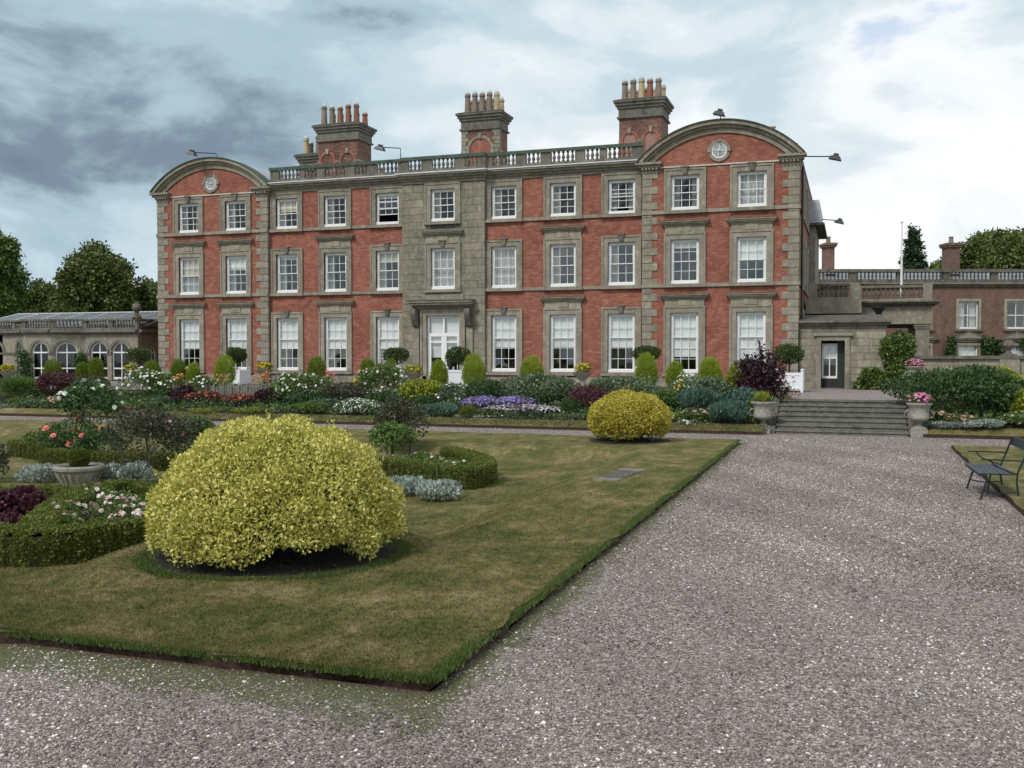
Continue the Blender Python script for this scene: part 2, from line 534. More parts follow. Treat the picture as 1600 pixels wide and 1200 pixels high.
def leaves(name, P, Nrm, ln, wd, mat, parent=None, up=0.25, out=0.6, wild=0.8, tint=None):
    n = len(P)
    D = unit(Nrm * out + RNG.normal(0, wild, (n, 3)) * 0.6 + np.array([0, 0, up]))
    S = unit(np.cross(D, unit(Nrm + RNG.normal(0, 0.55, (n, 3)))))
    k = RNG.uniform(0.65, 1.3, (n, 1))
    Lg, Wd = ln * k, wd * k
    Nn = np.cross(S, D)
    mid = P + D * Lg * 0.45 + Nn * Lg * 0.07
    V = np.stack([P, mid + S * Wd / 2, P + D * Lg, mid - S * Wd / 2], 1)
    me = fast_mesh(name, V, 4, mat, tint)
    return link(name, me, parent)
def flowers(name, P, Nrm, r, mat, parent=None, up=0.4, layers=1):
    n = len(P)
    A = unit(Nrm + RNG.normal(0, 0.3, (n, 3)) + np.array([0, 0, up]))
    T = unit(np.cross(A, RNG.normal(0, 1, (n, 3))))
    B = np.cross(A, T)
    rr = r * RNG.uniform(0.65, 1.25, (n, 1))
    vs, faces, base = [], [], 0
    for ly in range(layers):
        q = 1.0 - 0.45 * ly
        vs.append(P + A * rr * 0.15 * (1 + 2 * ly))
        for j in range(6):
            a = j * math.pi / 3 + 0.5 * ly
            wob = RNG.uniform(0.75, 1.15, (n, 1))
            vs.append(P + (T * math.cos(a) + B * math.sin(a)) * rr * q * wob + A * rr * (0.30 + 0.45 * ly))
        faces += [(base, base + 1 + j, base + 1 + (j + 1) % 6) for j in range(6)]
        base += 7
    V = np.stack(vs, 1)
    return link(name, fast_mesh(name, V, base, mat, None, faces), parent)
def lobes_for(w, d, h, k=7, size=0.45, base=0.0):
    """lobes of a plant of width w, depth d, height h standing at the local origin"""
    Ls = [((0, 0, base + h * 0.46), (w * 0.47, d * 0.47, h * 0.50))]
    for _ in range(k):
        a = random.uniform(0, 2 * math.pi)
        e = random.uniform(-0.35, 1.0)
        c = math.sqrt(max(0, 1 - min(1, e) ** 2))
        s = random.uniform(0.7, 1.15) * size
        Ls.append(((math.cos(a) * c * w * 0.36, math.sin(a) * c * d * 0.36, base + h * (0.48 + 0.34 * e)), (w * 0.42 * s, d * 0.42 * s, h * 0.44 * s)))
    return Ls
def shell(n, Ls, inner=0.22, zmin=0.0, topbias=0.15):
    vol = np.array([(r[0] * r[1] + r[0] * r[2] + r[1] * r[2]) for _, r in Ls])
    idx = RNG.choice(len(Ls), n, p=vol / vol.sum())
    D = RNG.normal(0, 1, (n, 3))
    D[:, 2] += topbias
    D = unit(D)
    C = np.array([c for c, _ in Ls])[idx]
    Rr = np.array([r for _, r in Ls])[idx]
    rad = 1 - np.abs(RNG.normal(0, inner, (n, 1)))
    P = C + D * Rr * np.clip(rad, 0.1, 1)
    Nn = unit(D / Rr)
    keep = P[:, 2] > zmin
    return P[keep], Nn[keep]

# ============================================================ GROUND
TZ = 0.95                                   # terrace level
LAWN_X1, LAWN_Y0, LAWN_Y1 = -2.8, 6.45, 27.3
def sstep(t):
    t = np.clip(t, 0, 1)
    return t * t * (3 - 2 * t)
def lawn_z(X, Y):
    X, Y = np.asarray(X, float), np.asarray(Y, float)
    d = np.minimum(np.minimum(-4.55 - X, (Y - 7.7)), 24.4 - Y)
    d = np.minimum(d, np.hypot(X + 6.28, Y - 10.0) - 1.75)
    d = d + 0.10 * np.sin(X * 1.3 + Y * 0.7)
    return 0.10 - 0.33 * sstep(d / 1.25) + 0.012 * np.sin(X * 2.1 + 1) * np.sin(Y * 1.7)
def lawn_mat(blade=False):
    m, nt, b = new_mat('turf_blade' if blade else 'dry_mown_turf')
    p = pos(nt)
    a = noise(nt, 0.75, 6, 0.68, p, 0.8)
    st = N(nt, 'ShaderNodeMapping')
    st.inputs['Rotation'].default_value = (0, 0, R(8))
    st.inputs['Scale'].default_value = (1.6, 0.55, 1)
    nt.links.new(p, st.inputs['Vector'])
    s2 = noise(nt, 2.6, 6, 0.72, st.outputs[0])
    f = noise(nt, 55, 3, 0.7, p)
    g = noise(nt, 160, 2, 0.7, p)
    s3 = noise(nt, 8.0, 5, 0.75, p)
    t = math_n(nt, 'ADD', math_n(nt, 'ADD', math_n(nt, 'MULTIPLY', a, 0.42), math_n(nt, 'MULTIPLY', s2, 0.33)), math_n(nt, 'MULTIPLY', s3, 0.25))
    c = ramp(nt, t, [(0.40, (0.052, 0.074, 0.015)), (0.465, (0.108, 0.116, 0.032)), (0.52, (0.19, 0.158, 0.064)), (0.59, (0.34, 0.262, 0.145))])
    c = mixc(nt, ramp(nt, f, [(0.42, 0.0), (0.64, 0.62)]), c, (0.045, 0.056, 0.016))
    c = mixc(nt, ramp(nt, g, [(0.5, 0.0), (0.68, 0.6)]), c, (0.30, 0.25, 0.14))
    nt.links.new(c, b.inputs['Base Color'])
    b.inputs['Roughness'].default_value = 0.95
    b.inputs['Specular IOR Level'].default_value = 0.1
    if blade:
        hs = N(nt, 'ShaderNodeHueSaturation')
        ta = N(nt, 'ShaderNodeAttribute')
        ta.attribute_name = 'tint'
        nt.links.new(math_n(nt, 'MULTIPLY_ADD', ta.outputs['Fac'], 1.1, 0.75), hs.inputs['Value'])
        nt.links.new(c, hs.inputs['Color'])
        nt.links.new(hs.outputs[0], b.inputs['Base Color'])
        tl = N(nt, 'ShaderNodeBsdfTranslucent')
        nt.links.new(hs.outputs[0], tl.inputs['Color'])
        mx = N(nt, 'ShaderNodeMixShader')
        mx.inputs[0].default_value = 0.45
        nt.links.new(b.outputs[0], mx.inputs[1])
        nt.links.new(tl.outputs[0], mx.inputs[2])
        nt.links.new(mx.outputs[0], nt.nodes['Material Output'].inputs[0])
    else:
        bump(nt, b, math_n(nt, 'ADD', f, g), 0.7, 0.03)
    return m
M['lawn'] = lawn_mat()
M['blade'] = lawn_mat(True)

def gravel_mat():
    m, nt, b = new_mat('pink_grey_gravel')
    p = pos(nt)
    wob = N(nt, 'ShaderNodeTexNoise')
    wob.inputs['Scale'].default_value = 18
    nt.links.new(p, wob.inputs['Vector'])
    pv = N(nt, 'ShaderNodeVectorMath', operation='MULTIPLY_ADD')
    nt.links.new(wob.outputs['Color'], pv.inputs[0])
    pv.inputs[1].default_value = (0.02, 0.02, 0)
    nt.links.new(p, pv.inputs[2])
    v = N(nt, 'ShaderNodeTexVoronoi')
    v.inputs['Scale'].default_value = 48
    nt.links.new(pv.outputs[0], v.inputs['Vector'])
    v2 = N(nt, 'ShaderNodeTexVoronoi')
    v2.inputs['Scale'].default_value = 26
    nt.links.new(pv.outputs[0], v2.inputs['Vector'])
    def cells(vn):
        s = N(nt, 'ShaderNodeSeparateColor')
        nt.links.new(vn.outputs['Color'], s.inputs[0])
        return s.outputs['Red']
    stops = [(0.0, (0.05, 0.040, 0.039)), (0.30, (0.160, 0.127, 0.116)), (0.60, (0.288, 0.224, 0.202)), (0.84, (0.385, 0.338, 0.312)), (1.0, (0.74, 0.71, 0.69))]
    c = ramp(nt, cells(v), stops)
    c = mixc(nt, 0.35, c, ramp(nt, cells(v2), stops))
    big = noise(nt, 0.8, 6, 0.65, p, 0.5)
    c = mixc(nt, ramp(nt, big, [(0.35, 0.0), (0.72, 0.38)]), c, (0.17, 0.132, 0.126))
    c = mixc(nt, ramp(nt, v.outputs['Distance'], [(0.5, 0.0), (0.95, 0.55)]), c, (0.06, 0.05, 0.048))
    # moss and grit in the damp strip along the turf edge
    s = N(nt, 'ShaderNodeSeparateXYZ')
    nt.links.new(p, s.inputs[0])
    d = math_n(nt, 'MAXIMUM', math_n(nt, 'MULTIPLY', math_n(nt, 'ADD', s.outputs['X'], 2.8), 2.6), math_n(nt, 'SUBTRACT', 6.45, s.outputs['Y']))
    d = math_n(nt, 'MAXIMUM', d, math_n(nt, 'MULTIPLY', math_n(nt, 'SUBTRACT', s.outputs['Y'], 27.3), 3.0))
    n1_ = noise(nt, 2.2, 6, 0.7, p)
    n2_ = noise(nt, 24, 4, 0.7, p)
    mo = math_n(nt, 'SUBTRACT', math_n(nt, 'ADD', math_n(nt, 'MULTIPLY', n1_, 1.5), math_n(nt, 'MULTIPLY', n2_, 0.7)), math_n(nt, 'MULTIPLY', d, 0.75))
    c = mixc(nt, ramp(nt, mo, [(0.50, 0.0), (0.72, 0.9)]), c, (0.062, 0.072, 0.011))
    c = mixc(nt, ramp(nt, math_n(nt, 'ADD', d, math_n(nt, 'MULTIPLY', n2_, 0.1)), [(0.05, 0.8), (0.17, 0.0)]), c, (0.10, 0.062, 0.046))
    nt.links.new(c, b.inputs['Base Color'])
    b.inputs['Roughness'].default_value = 0.85
    bump(nt, b, math_n(nt, 'MULTIPLY', v.outputs['Distance'], -1.0), 0.9, 0.02)
    return m
M['gravel'] = gravel_mat()

g = MB()
for x0, x1, y0, y1 in ((-2.8, 2.45, 6.45, 27.3), (-45, 25, -8, 6.45), (-45, 25, 27.3, 31.4)):
    g.quad((x0, y0, 0), (x1, y0, 0), (x1, y1, 0), (x0, y1, 0))
struct(g.build('gravel_path', M['gravel']))
M['far_grass'] = plain('park_grass', (0.06, 0.078, 0.025), 0.95, 0.3, 0.4)
g = MB()
g.quad((-400, -200, -0.6), (400, -200, -0.6), (400, 33.5, -0.6), (-400, 33.5, -0.6))
g.quad((-1500, 33.5, 0.90), (1500, 33.5, 0.90), (1500, 2500, 0.90), (-1500, 2500, 0.90))
struct(g.build('ground', M['far_grass']))
# terrace: gravel deck above a retaining edge
g = MB().box(-70, -2.1, 33.0, 43.9, -0.7, TZ - 0.02).box(-2.1, 1.6, 33.27, 43.9, -0.7, TZ - 0.02).box(1.6, 30, 33.0, 43.9, -0.7, TZ - 0.02)
struct(g.build('terrace', M['stone_dark']))
g = MB()
g.quad((-70, 33.04, TZ), (-2.12, 33.04, TZ), (-2.12, 43.9, TZ), (-70, 43.9, TZ))
g.quad((-2.12, 33.30, TZ), (1.62, 33.30, TZ), (1.62, 43.9, TZ), (-2.12, 43.9, TZ))
g.quad((1.62, 37.2, TZ), (30, 37.2, TZ), (30, 43.9, TZ), (1.62, 43.9, TZ))
struct(g.build('terrace_gravel', M['gravel']))
g = MB().quad((1.62, 33.04, TZ + .004), (30, 33.04, TZ + .004), (30, 37.2, TZ + .004), (1.62, 37.2, TZ + .004))
struct(g.build('terrace_lawn', M['lawn']))

def bed_z(Y):
    return 0.26 + 0.40 * float(np.clip((Y - 30.9) / 2.1, 0, 1))
for x0, x1, y0 in ((-45, -2.42, 30.25), (2.0, 25, 30.85)):
    g = MB()
    n = 24
    xs = np.linspace(x0, x1, n)
    ys = (y0 + 0.50, y0 + 1.1, 32.2, 33.05)
    for i in range(n - 1):
        for j in range(3):
            g.quad(*[(xs[a], ys[c], (0.19 if c == 0 else bed_z(ys[c])) + 0.03 * math.sin(xs[a] * 3 + ys[c])) for a, c in ((i, j), (i + 1, j), (i + 1, j + 1), (i, j + 1))])
    struct(g.build('flower_bed', M['soil']))
    # mown grass verge with a cut soil face
    v = MB()
    xs = np.linspace(x0, x1, 160)
    wob = 0.02 * np.sin(xs * 5.1) + 0.015 * np.sin(xs * 13.7)
    for i in range(159):
        v.quad((xs[i], y0 + wob[i], 0.10), (xs[i + 1], y0 + wob[i + 1], 0.10), (xs[i + 1], y0 + 0.62, 0.275), (xs[i], y0 + 0.62, 0.275))
    struct(v.build('grass_verge', M['lawn']))
    v = MB()
    for i in range(159):
        v.quad((xs[i], y0 + wob[i] + .015, -0.01), (xs[i + 1], y0 + wob[i + 1] + .015, -0.01), (xs[i + 1], y0 + wob[i + 1] + 0.005, 0.099), (xs[i], y0 + wob[i] + 0.005, 0.099))
    struct(v.build('verge_soil_edge', M['turf_edge']))

# main lawn with its sunken middle
def make_lawn():
    xs = np.concatenate([np.linspace(-45, -14, 40)[:-1], np.arange(-14, -2.8 + 1e-6, 0.16)])
    xs[-1] = LAWN_X1
    ys = np.linspace(LAWN_Y0, LAWN_Y1, 150)
    X, Y = np.meshgrid(xs, ys, indexing='ij')
    Z = lawn_z(X, Y)
    wx = 0.03 * np.sin(Y[-1] * 2.7) + 0.022 * np.sin(Y[-1] * 7.3) + RNG.normal(0, .012, len(Y[-1]))
    X[-1] += wx
    wy = 0.028 * np.sin(X[:, 0] * 3.1) + 0.02 * np.sin(X[:, 0] * 8.7) + RNG.normal(0, .012, len(X[:, 0]))
    Y[:, 0] += wy
    V = np.stack([X, Y, Z], -1)
    nx, ny = V.shape[:2]
    g = MB()
    g.v = [tuple(map(float, p)) for p in V.reshape(-1, 3)]
    g.f = [(i * ny + j, (i + 1) * ny + j, (i + 1) * ny + j + 1, i * ny + j + 1) for i in range(nx - 1) for j in range(ny - 1)]
    o = struct(g.build('lawn', M['lawn'], None, True))
    e = MB()
    path = [V[i, 0] for i in range(nx)] + [V[-1, j] for j in range(1, ny)] + [V[i, -1] for i in range(nx - 2, -1, -1)]
    for a, b_ in zip(path[:-1], path[1:]):
        def inn(p, k):
            return (p[0] - (k if p[0] > -2.95 else 0), p[1] + (k if p[1] < 6.6 else 0), 0)
        a0, b0 = inn(a, 0.012), inn(b_, 0.012)
        e.quad((a0[0], a0[1], -0.02), (b0[0], b0[1], -0.02), (b_[0], b_[1], b_[2] - .002), (a[0], a[1], a[2] - .002))
    struct(e.build('turf_soil_edge', M['turf_edge']))
    return V
LV = make_lawn()
g = MB()
xs = np.linspace(2.45, 25, 60)
ys = np.linspace(6.45, 27.5, 60)
for i in range(59):
    for j in range(59):
        g.quad(*[(xs[a] + (0.02 * math.sin(ys[c] * 4) if a == 0 else 0), ys[c], 0.09) for a, c in ((i, j), (i + 1, j), (i + 1, j + 1), (i, j + 1))])
struct(g.build('side_lawn', M['lawn']))
g = MB()
for j in range(59):
    a, b_ = [(2.462 + 0.02 * math.sin(y * 4), y) for y in (ys[j], ys[j + 1])]
    g.quad((a[0], a[1], -.02), (a[0], a[1], .088), (b_[0], b_[1], .088), (b_[0], b_[1], -.02))
g.quad((2.45, 27.49, -.02), (25, 27.49, -.02), (25, 27.49, .088), (2.45, 27.49, .088))
struct(g.build('side_lawn_soil_edge', M['turf_edge']))

# grass blades on the near turf (uncountable)
def grass_blades(name, P, h, w, mat, per=3):
    n = len(P)
    Pn = np.repeat(P, per, 0) + np.concatenate([RNG.normal(0, 0.012, (n * per, 2)), np.zeros((n * per, 1))], 1)
    m = n * per
    a = RNG.uniform(0, 2 * np.pi, m)
    S = np.stack([np.cos(a), np.sin(a), np.zeros(m)], 1) * w * 0.5
    lean = np.concatenate([RNG.normal(0, 0.45, (m, 2)), np.ones((m, 1))], 1)
    T = Pn + unit(lean) * (h * RNG.uniform(0.5, 1.3, (m, 1)))
    V = np.stack([Pn - S, Pn + S, T], 1)
    return stuff(link(name, fast_mesh(name, V, 3, mat)))
n = 90000
gx = RNG.uniform(-13, LAWN_X1, n)
gy = LAWN_Y0 + (RNG.random(n) ** 2.0) * 15.0
keep = np.hypot(gx + 6.28, gy - 10.0) > 1.42
keep &= (gx > -0.95 * gy - 1.2) & (RNG.random(n) < np.clip((LAWN_Y0 + 15.5 - gy) / 9, 0, 1))
gx, gy = gx[keep], gy[keep]
grass_blades('lawn_grass', np.stack([gx, gy, lawn_z(gx, gy)], 1), 0.028, 0.0095, M['blade'], 3)
m = 26000
t = RNG.random(m)
near = t < 0.5
ex = np.where(near, RNG.uniform(-9, -2.8, m), -2.8 + RNG.normal(0.0, 0.03, m) - 0.015)
ey = np.where(near, 6.45 + RNG.normal(0.0, 0.03, m) + 0.015, 6.45 + RNG.random(m) ** 1.6 * 20.8)
grass_blades('turf_edge_grass', np.stack([ex, ey, np.full(m, 0.085) - RNG.random(m) * .02], 1), 0.042, 0.009, L['grass_fresh'], 3)
ring = RNG.uniform(0, 2 * np.pi, 5000)
rr = 1.46 + RNG.normal(0, 0.05, 5000)
grass_blades('bed_rim_grass', np.stack([-6.28 + np.cos(ring) * rr, 10 + np.sin(ring) * rr, np.full(5000, 0.095)], 1), 0.05, 0.01, L['grass_fresh'], 3)
vx = RNG.uniform(-28, -2.3, 9000)
vy = 30.27 + RNG.random(9000) * .55
grass_blades('verge_grass', np.stack([vx, vy, 0.1 + (vy - 30.25) * .28], 1), 0.05, 0.02, L['grass'], 2)

# loose pebbles over the gravel (uncountable): instanced on points
def pebbles():
    mt, nt, b = new_mat('pebble')
    at = N(nt, 'ShaderNodeAttribute', attribute_type='INSTANCER')
    at.attribute_name = 'tint'
    c = ramp(nt, at.outputs['Fac'], [(0.0, (0.045, 0.036, 0.035)), (0.30, (0.160, 0.127, 0.116)), (0.60, (0.288, 0.224, 0.202)), (0.84, (0.385, 0.338, 0.312)), (1.0, (0.76, 0.74, 0.71))])
    nt.links.new(c, b.inputs['Base Color'])
    b.inputs['Roughness'].default_value = 0.8
    xs, ys, ss = [], [], []
    for n, ya, yb, pw, s0 in ((190000, 4.2, 13.0, 1.35, .0068), (130000, 11.0, 27.2, 1.0, .0082), (20000, 27.35, 30.7, 1.0, .010)):
        y = ya + RNG.random(n) ** pw * (yb - ya)
        x = RNG.uniform(-0.98 * y - 0.3, 0.24 * y + 0.3) if yb < 14 else (RNG.uniform(-2.78, 2.42, n) if yb < 28 else RNG.uniform(-30, 8, n))
        on = ~((x < -2.79) & (y > 6.43) & (y < 27.32)) & ((x < 2.4) | (y > 27.55))
        x, y = x[on], y[on]
        d = np.maximum(np.maximum((x + 2.8) * 2.2, 6.45 - y), (y - 27.3) * 4)
        keep = RNG.random(len(x)) < np.clip(0.14 + d * 0.9, 0, 1)
        xs.append(x[keep])
        ys.append(y[keep])
        ss.append(RNG.lognormal(math.log(s0), 0.30, keep.sum()))
    x, y, s = map(np.concatenate, (xs, ys, ss))
    n = len(x)
    me = bpy.data.meshes.new('loose_pebbles')
    me.vertices.add(n)
    hh = RNG.uniform(.5, .8, n)
    me.vertices.foreach_set('co', np.stack([x, y, s * hh * .45], 1).reshape(-1).astype(np.float32))
    me.attributes.new('tint', 'FLOAT', 'POINT').data.foreach_set('value', np.clip(RNG.beta(1.7, 2.1, n) + (RNG.random(n) < .035) * .5 + .09 * np.sin(x * 1.3 + .8 * np.sin(y * .9)) * np.sin(y * .8 + 1.3 + x * .3) + .05 * np.sin(x * 3.1 + y * 2.2), 0, 1).astype(np.float32))
    me.attributes.new('siz', 'FLOAT_VECTOR', 'POINT').data.foreach_set('vector', np.stack([s * RNG.uniform(.85, 1.4, n), s, s * hh], 1).reshape(-1).astype(np.float32))
    me.attributes.new('rot', 'FLOAT_VECTOR', 'POINT').data.foreach_set('vector', np.stack([RNG.normal(0, .25, n), RNG.normal(0, .25, n), RNG.uniform(0, 6.28, n)], 1).reshape(-1).astype(np.float32))
    o = link('loose_pebbles', me)
    ng = bpy.data.node_groups.new('pebble_scatter', 'GeometryNodeTree')
    ng.interface.new_socket('Geometry', in_out='INPUT', socket_type='NodeSocketGeometry')
    ng.interface.new_socket('Geometry', in_out='OUTPUT', socket_type='NodeSocketGeometry')
    gi, go = ng.nodes.new('NodeGroupInput'), ng.nodes.new('NodeGroupOutput')
    ico = ng.nodes.new('GeometryNodeMeshIcoSphere')
    ico.inputs['Radius'].default_value = 1.0
    ico.inputs['Subdivisions'].default_value = 1
    sm = ng.nodes.new('GeometryNodeSetMaterial')
    sm.inputs['Material'].default_value = mt
    iop = ng.nodes.new('GeometryNodeInstanceOnPoints')
    def named(nm):
        q = ng.nodes.new('GeometryNodeInputNamedAttribute')
        q.data_type = 'FLOAT_VECTOR'
        q.inputs['Name'].default_value = nm
        return q.outputs['Attribute']
    e2r = ng.nodes.new('FunctionNodeEulerToRotation')
    lk = ng.links.new
    lk(ico.outputs['Mesh'], sm.inputs['Geometry'])
    lk(gi.outputs[0], iop.inputs['Points'])
    lk(sm.outputs['Geometry'], iop.inputs['Instance'])
    lk(named('siz'), iop.inputs['Scale'])
    lk(named('rot'), e2r.inputs[0])
    lk(e2r.outputs[0], iop.inputs['Rotation'])
    lk(iop.outputs['Instances'], go.inputs[0])
    md = o.modifiers.new('scatter', 'NODES')
    md.node_group = ng
    me.materials.append(mt)
    stuff(o)
pebbles()

# cut inspection stones let into the turf
t = thing('drain_cover', 'mossy grey stone drain cover let into the sloping turf', 'drain cover', (-4.12, 18.55, 0.10), R(-4))
MB().box(-.25, .22, -.95, -.62, -.02, .020).build('slab', M['urn_stone'], t)
MB().box(-.25, .24, .70, .92, -.02, .022).build('slab', M['urn_stone'], t)
MB().box(-.22, .22, -.60, .69, -.02, .014).build('grating', M['stone_dark'], t)
for k in range(6):
    MB().box(-.20, .20, -.52 + k * .2, -.46 + k * .2, .010, .026).build('bar', M['step_stone'], t)
# steps up to the terrace
t = thing('stone_steps', 'flight of seven worn grey stone steps rising to the terrace', 'steps', (-0.25, 30.85, 0))
NS, RISE, TREAD = 7, TZ / 7, 0.345
for k in range(NS):
    b = 0.0
    g = MB().box(-1.85, 1.85, k * TREAD + .02, k * TREAD + (TREAD + .1 if k < NS - 1 else .4), (k - 1) * RISE if k else -.05, (k + 1) * RISE - .05)
    g.box(-1.87, 1.87, k * TREAD - .015, k * TREAD + (TREAD + .02 if k < NS - 1 else .42), (k + 1) * RISE - .05, (k + 1) * RISE)
    g.build('step', M['step_stone'], t)
for sx in (-1, 1):
    g = MB()
    for k in range(4):
        g.box(*sorted((sx * 1.88, sx * 2.22)), 0.1 + k * .62, 0.72 + k * .62, -.05, 0.22 + k * .26)
    g.build('cheek_wall', M['step_stone'], t)

# ============================================================ HOUSE
XC, Y0 = -18.2, 43.7
house = thing('country_house', 'long three storey red brick mansion with stone quoins, curved gables and balustrade', 'house', (XC, Y0, TZ))
WF = -0.20            # wing and centre fronts stand proud of the recessed ranges
W_OFF = [-14.18, -11.35, -8.51, -5.80, -2.97, 0.0, 2.97, 5.80, 8.51, 11.35, 14.18]
def plane_of(i):
    return 0.0 if i in (2, 3, 4, 6, 7, 8) else WF
WW = 1.23
GF, FF, TF = (0.63, 3.25), (4.51, 6.43), (7.70, 9.20)
TOPW = 9.5
def wall_holes(g, x0, x1, z0, z1, holes, y, depth=0.30):
    xs = sorted({x0, x1, *[h[0] for h in holes], *[h[1] for h in holes]})
    zs = sorted({z0, z1, *[h[2] for h in holes], *[h[3] for h in holes]})
    for i in range(len(xs) - 1):
        for j in range(len(zs) - 1):
            cx, cz = (xs[i] + xs[i + 1]) / 2, (zs[j] + zs[j + 1]) / 2
            if any(h[0] < cx < h[1] and h[2] < cz < h[3] for h in holes):
                continue
            g.quad((xs[i], y, zs[j]), (xs[i + 1], y, zs[j]), (xs[i + 1], y, zs[j + 1]), (xs[i], y, zs[j + 1]))
    for a, b, c, d in holes:
        for p, q in (((a, c), (a, d)), ((a, d), (b, d)), ((b, d), (b, c)), ((b, c), (a, c))):
            g.quad((p[0], y, p[1]), (q[0], y, q[1]), (q[0], y + depth, q[1]), (p[0], y + depth, p[1]))
def holes_for(idx):
    out = []
    for i in idx:
        for k, (a, b) in enumerate((GF, FF, TF)):
            if i == 5 and k == 0:
                out.append((-0.84, 0.84, 0.12, 3.27))
            else:
                out.append((W_OFF[i] - WW / 2, W_OFF[i] + WW / 2, a, b))
    return out
def brick_range(x0, x1, idx, y):
    g = MB()
    wall_holes(g, x0, x1, 0.0, TOPW if y == 0 else 9.6, holes_for(idx), y)
    return g
brick_range(-9.5, -2.1, (2, 3, 4), 0.0).build('wall', M['brick'], house)
brick_range(2.1, 9.5, (6, 7, 8), 0.0).build('wall', M['brick'], house)
PR, PZC = 4.74, 6.70                        # pediment circle
for s, idx in ((-1, (0, 1)), (1, (9, 10))):
    x0, x1 = sorted((s * 9.5, s * 16.1))
    g = brick_range(x0, x1, idx, WF)
    cx = s * 12.8
    # tympanum under the curved gable
    r = PR - 0.34
    pts = [(cx + r * math.sin(a), PZC + r * math.cos(a)) for a in np.linspace(-0.80, 0.80, 25)]
    pts = [p for p in pts if p[1] > 9.62]
    poly = [(pts[0][0], 9.6), (pts[-1][0], 9.6)] + [(p[0], p[1]) for p in reversed(pts)]
    g.add([(x, WF, z) for x, z in poly], [tuple(range(len(poly)))])
    if s == 1:      # returns and flank towards the entrance court
        wall_holes(MB(), 0, 1, 0, 1, [], 0)
    xi = s * 9.5
    g.quad((xi, WF, 0), (xi, 0.02, 0), (xi, 0.02, 9.6), (xi, WF, 9.6))
    g.build('wall', M['brick'], house)
    xo = s * 16.1
    f = MB()
    f.box(min(xo, xo - s * .3), max(xo, xo - s * .3), WF + .01, 16.5, 0, 9.8)
    f.build('flank_wall', M['brick'], house)
cw = MB()
wall_holes(cw, -2.1, 2.1, 0.0, TOPW, holes_for((5,)), WF + .03)
cw.quad((2.1, WF + .03, 0), (2.1, 0.02, 0), (2.1, 0.02, TOPW), (2.1, WF + .03, TOPW))
cw.quad((-2.1, WF + .03, 0), (-2.1, WF + .03, TOPW), (-2.1, .02, TOPW), (-2.1, .02, 0))
cw.build('wall', M['stone_dark'], house)
MB().box(-16.0, 16.0, 16.2, 16.5, 0, 9.8).build('back_wall', M['brick'], house)
g = MB()
for z in (0.05, 3.95, 7.2):
    g.box(-15.7, 15.7, 0.12, 16.1, z, z + .1)
g.build('floor_slab', M['interior'], house)
g = MB().box(-15.6, 15.6, 2.4, 2.5, 0, 9.6)
for x in (-12.8, -9.6, -7.15, -4.4, -1.6, 1.6, 4.4, 7.15, 9.6, 12.8):
    g.box(x - .06, x + .06, 0.15, 2.4, 0.16, 9.6)
g.build('partition', M['interior'], house)
MB().box(-15.8, 15.8, 0.05, 16.2, 9.62, 9.80).build('roof', M['lead'], house)

# stone blocks of the centre bay
row = 0
z = 0.30
blkrng = random.Random(3)
ch = holes_for((5,))
while z < TOPW - 0.05:
    h = min(0.352, TOPW - z)
    xs = [-2.1, -1.55, -0.98, 0.98, 1.55, 2.1] if row % 2 else [-2.1, -1.75, -1.1, 1.1, 1.75, 2.1]
    if not any(c[2] - .25 < z + h / 2 < c[3] + .25 for c in ch):
        xs = xs[:3] + ([-0.3, 0.35] if row % 2 else [0.05]) + xs[3:]
    for a, b in zip(xs[:-1], xs[1:]):
        segs = [(a, b)]
        for c in ch:
            if z + h > c[2] - .02 and z < c[3] + .02:
                segs = [q for s_ in segs for q in ((s_[0], min(s_[1], c[0])), (max(s_[0], c[1]), s_[1])) if q[1] - q[0] > .05]
        for p, q in segs:
            block('ashlar_block', house, p + .006, q - .006, WF - .012 + blkrng.uniform(-.008, .008), WF + .05, z + .007, z + h - .006, M['stone_centre'])
    z += h
    row += 1
# quoins
for s in (-1, 1):
    for edge, inner in ((16.1, False), (9.5, True)):
        z, k = 0.42, 0
        while z < 9.30:
            w = 0.66 if k % 2 == 0 else 0.42
            xa = s * edge
            xb = s * (edge + w) if inner else s * (edge - w)
            x0, x1 = sorted((xa + (-s * .02 if inner else s * .02), xb))
            dep = 0.17 if inner else (0.42 if k % 2 == 0 else 0.66)
            block('quoin_stone', house, x0, x1, WF - .03 + random.uniform(-.006, .006), WF + dep, z + .012, z + .322, M['stone'])
            z += .334
            k += 1
# plinth, string courses, frieze, cornice
def band(name, z0, z1, pr, mat=M['stone'], centre=True, wings=True):
    for x0, x1 in ((-9.5, -2.1), (2.1, 9.5)):
        MB().box(x0, x1, -pr, .02, z0, z1).build(name, mat, house)
    if centre:
        MB().box(-2.1 - pr * .5, 2.1 + pr * .5, WF - pr, WF + .1, z0 - .003, z1 + .003).build(name, mat, house)
    if wings:
        for s in (-1, 1):
            x0, x1 = sorted((s * 9.48, s * (16.1 + pr)))
            g = MB().box(x0, x1, WF - pr, WF + .1, z0 - .002, z1 + .002)
            xo = s * 16.1
            g.box(*sorted((xo - s * .05, xo + s * pr)), WF + .1, 16.5, z0 - .002, z1 + .002)
            g.build(name, mat, house)
band('plinth', 0.0, 0.40, .07)
band('string_course', 4.36, 4.505, .07, centre=False)
band('string_course', 7.55, 7.695, .07, centre=False)
for z0, z1, pr in ((9.50, 9.63, .05), (9.63, 9.74, .12), (9.74, 9.85, .24), (9.85, 9.93, .36)):
    band('cornice', z0, z1, pr, M['stone'], wings=False)
band('cornice_lead', 9.93, 9.975, .40, plain('lead_flashing', (0.62, 0.64, 0.66), 0.5, 0.1), wings=False)
band('parapet_base', 9.975, 10.17, .02, M['stone_dark'], wings=False)
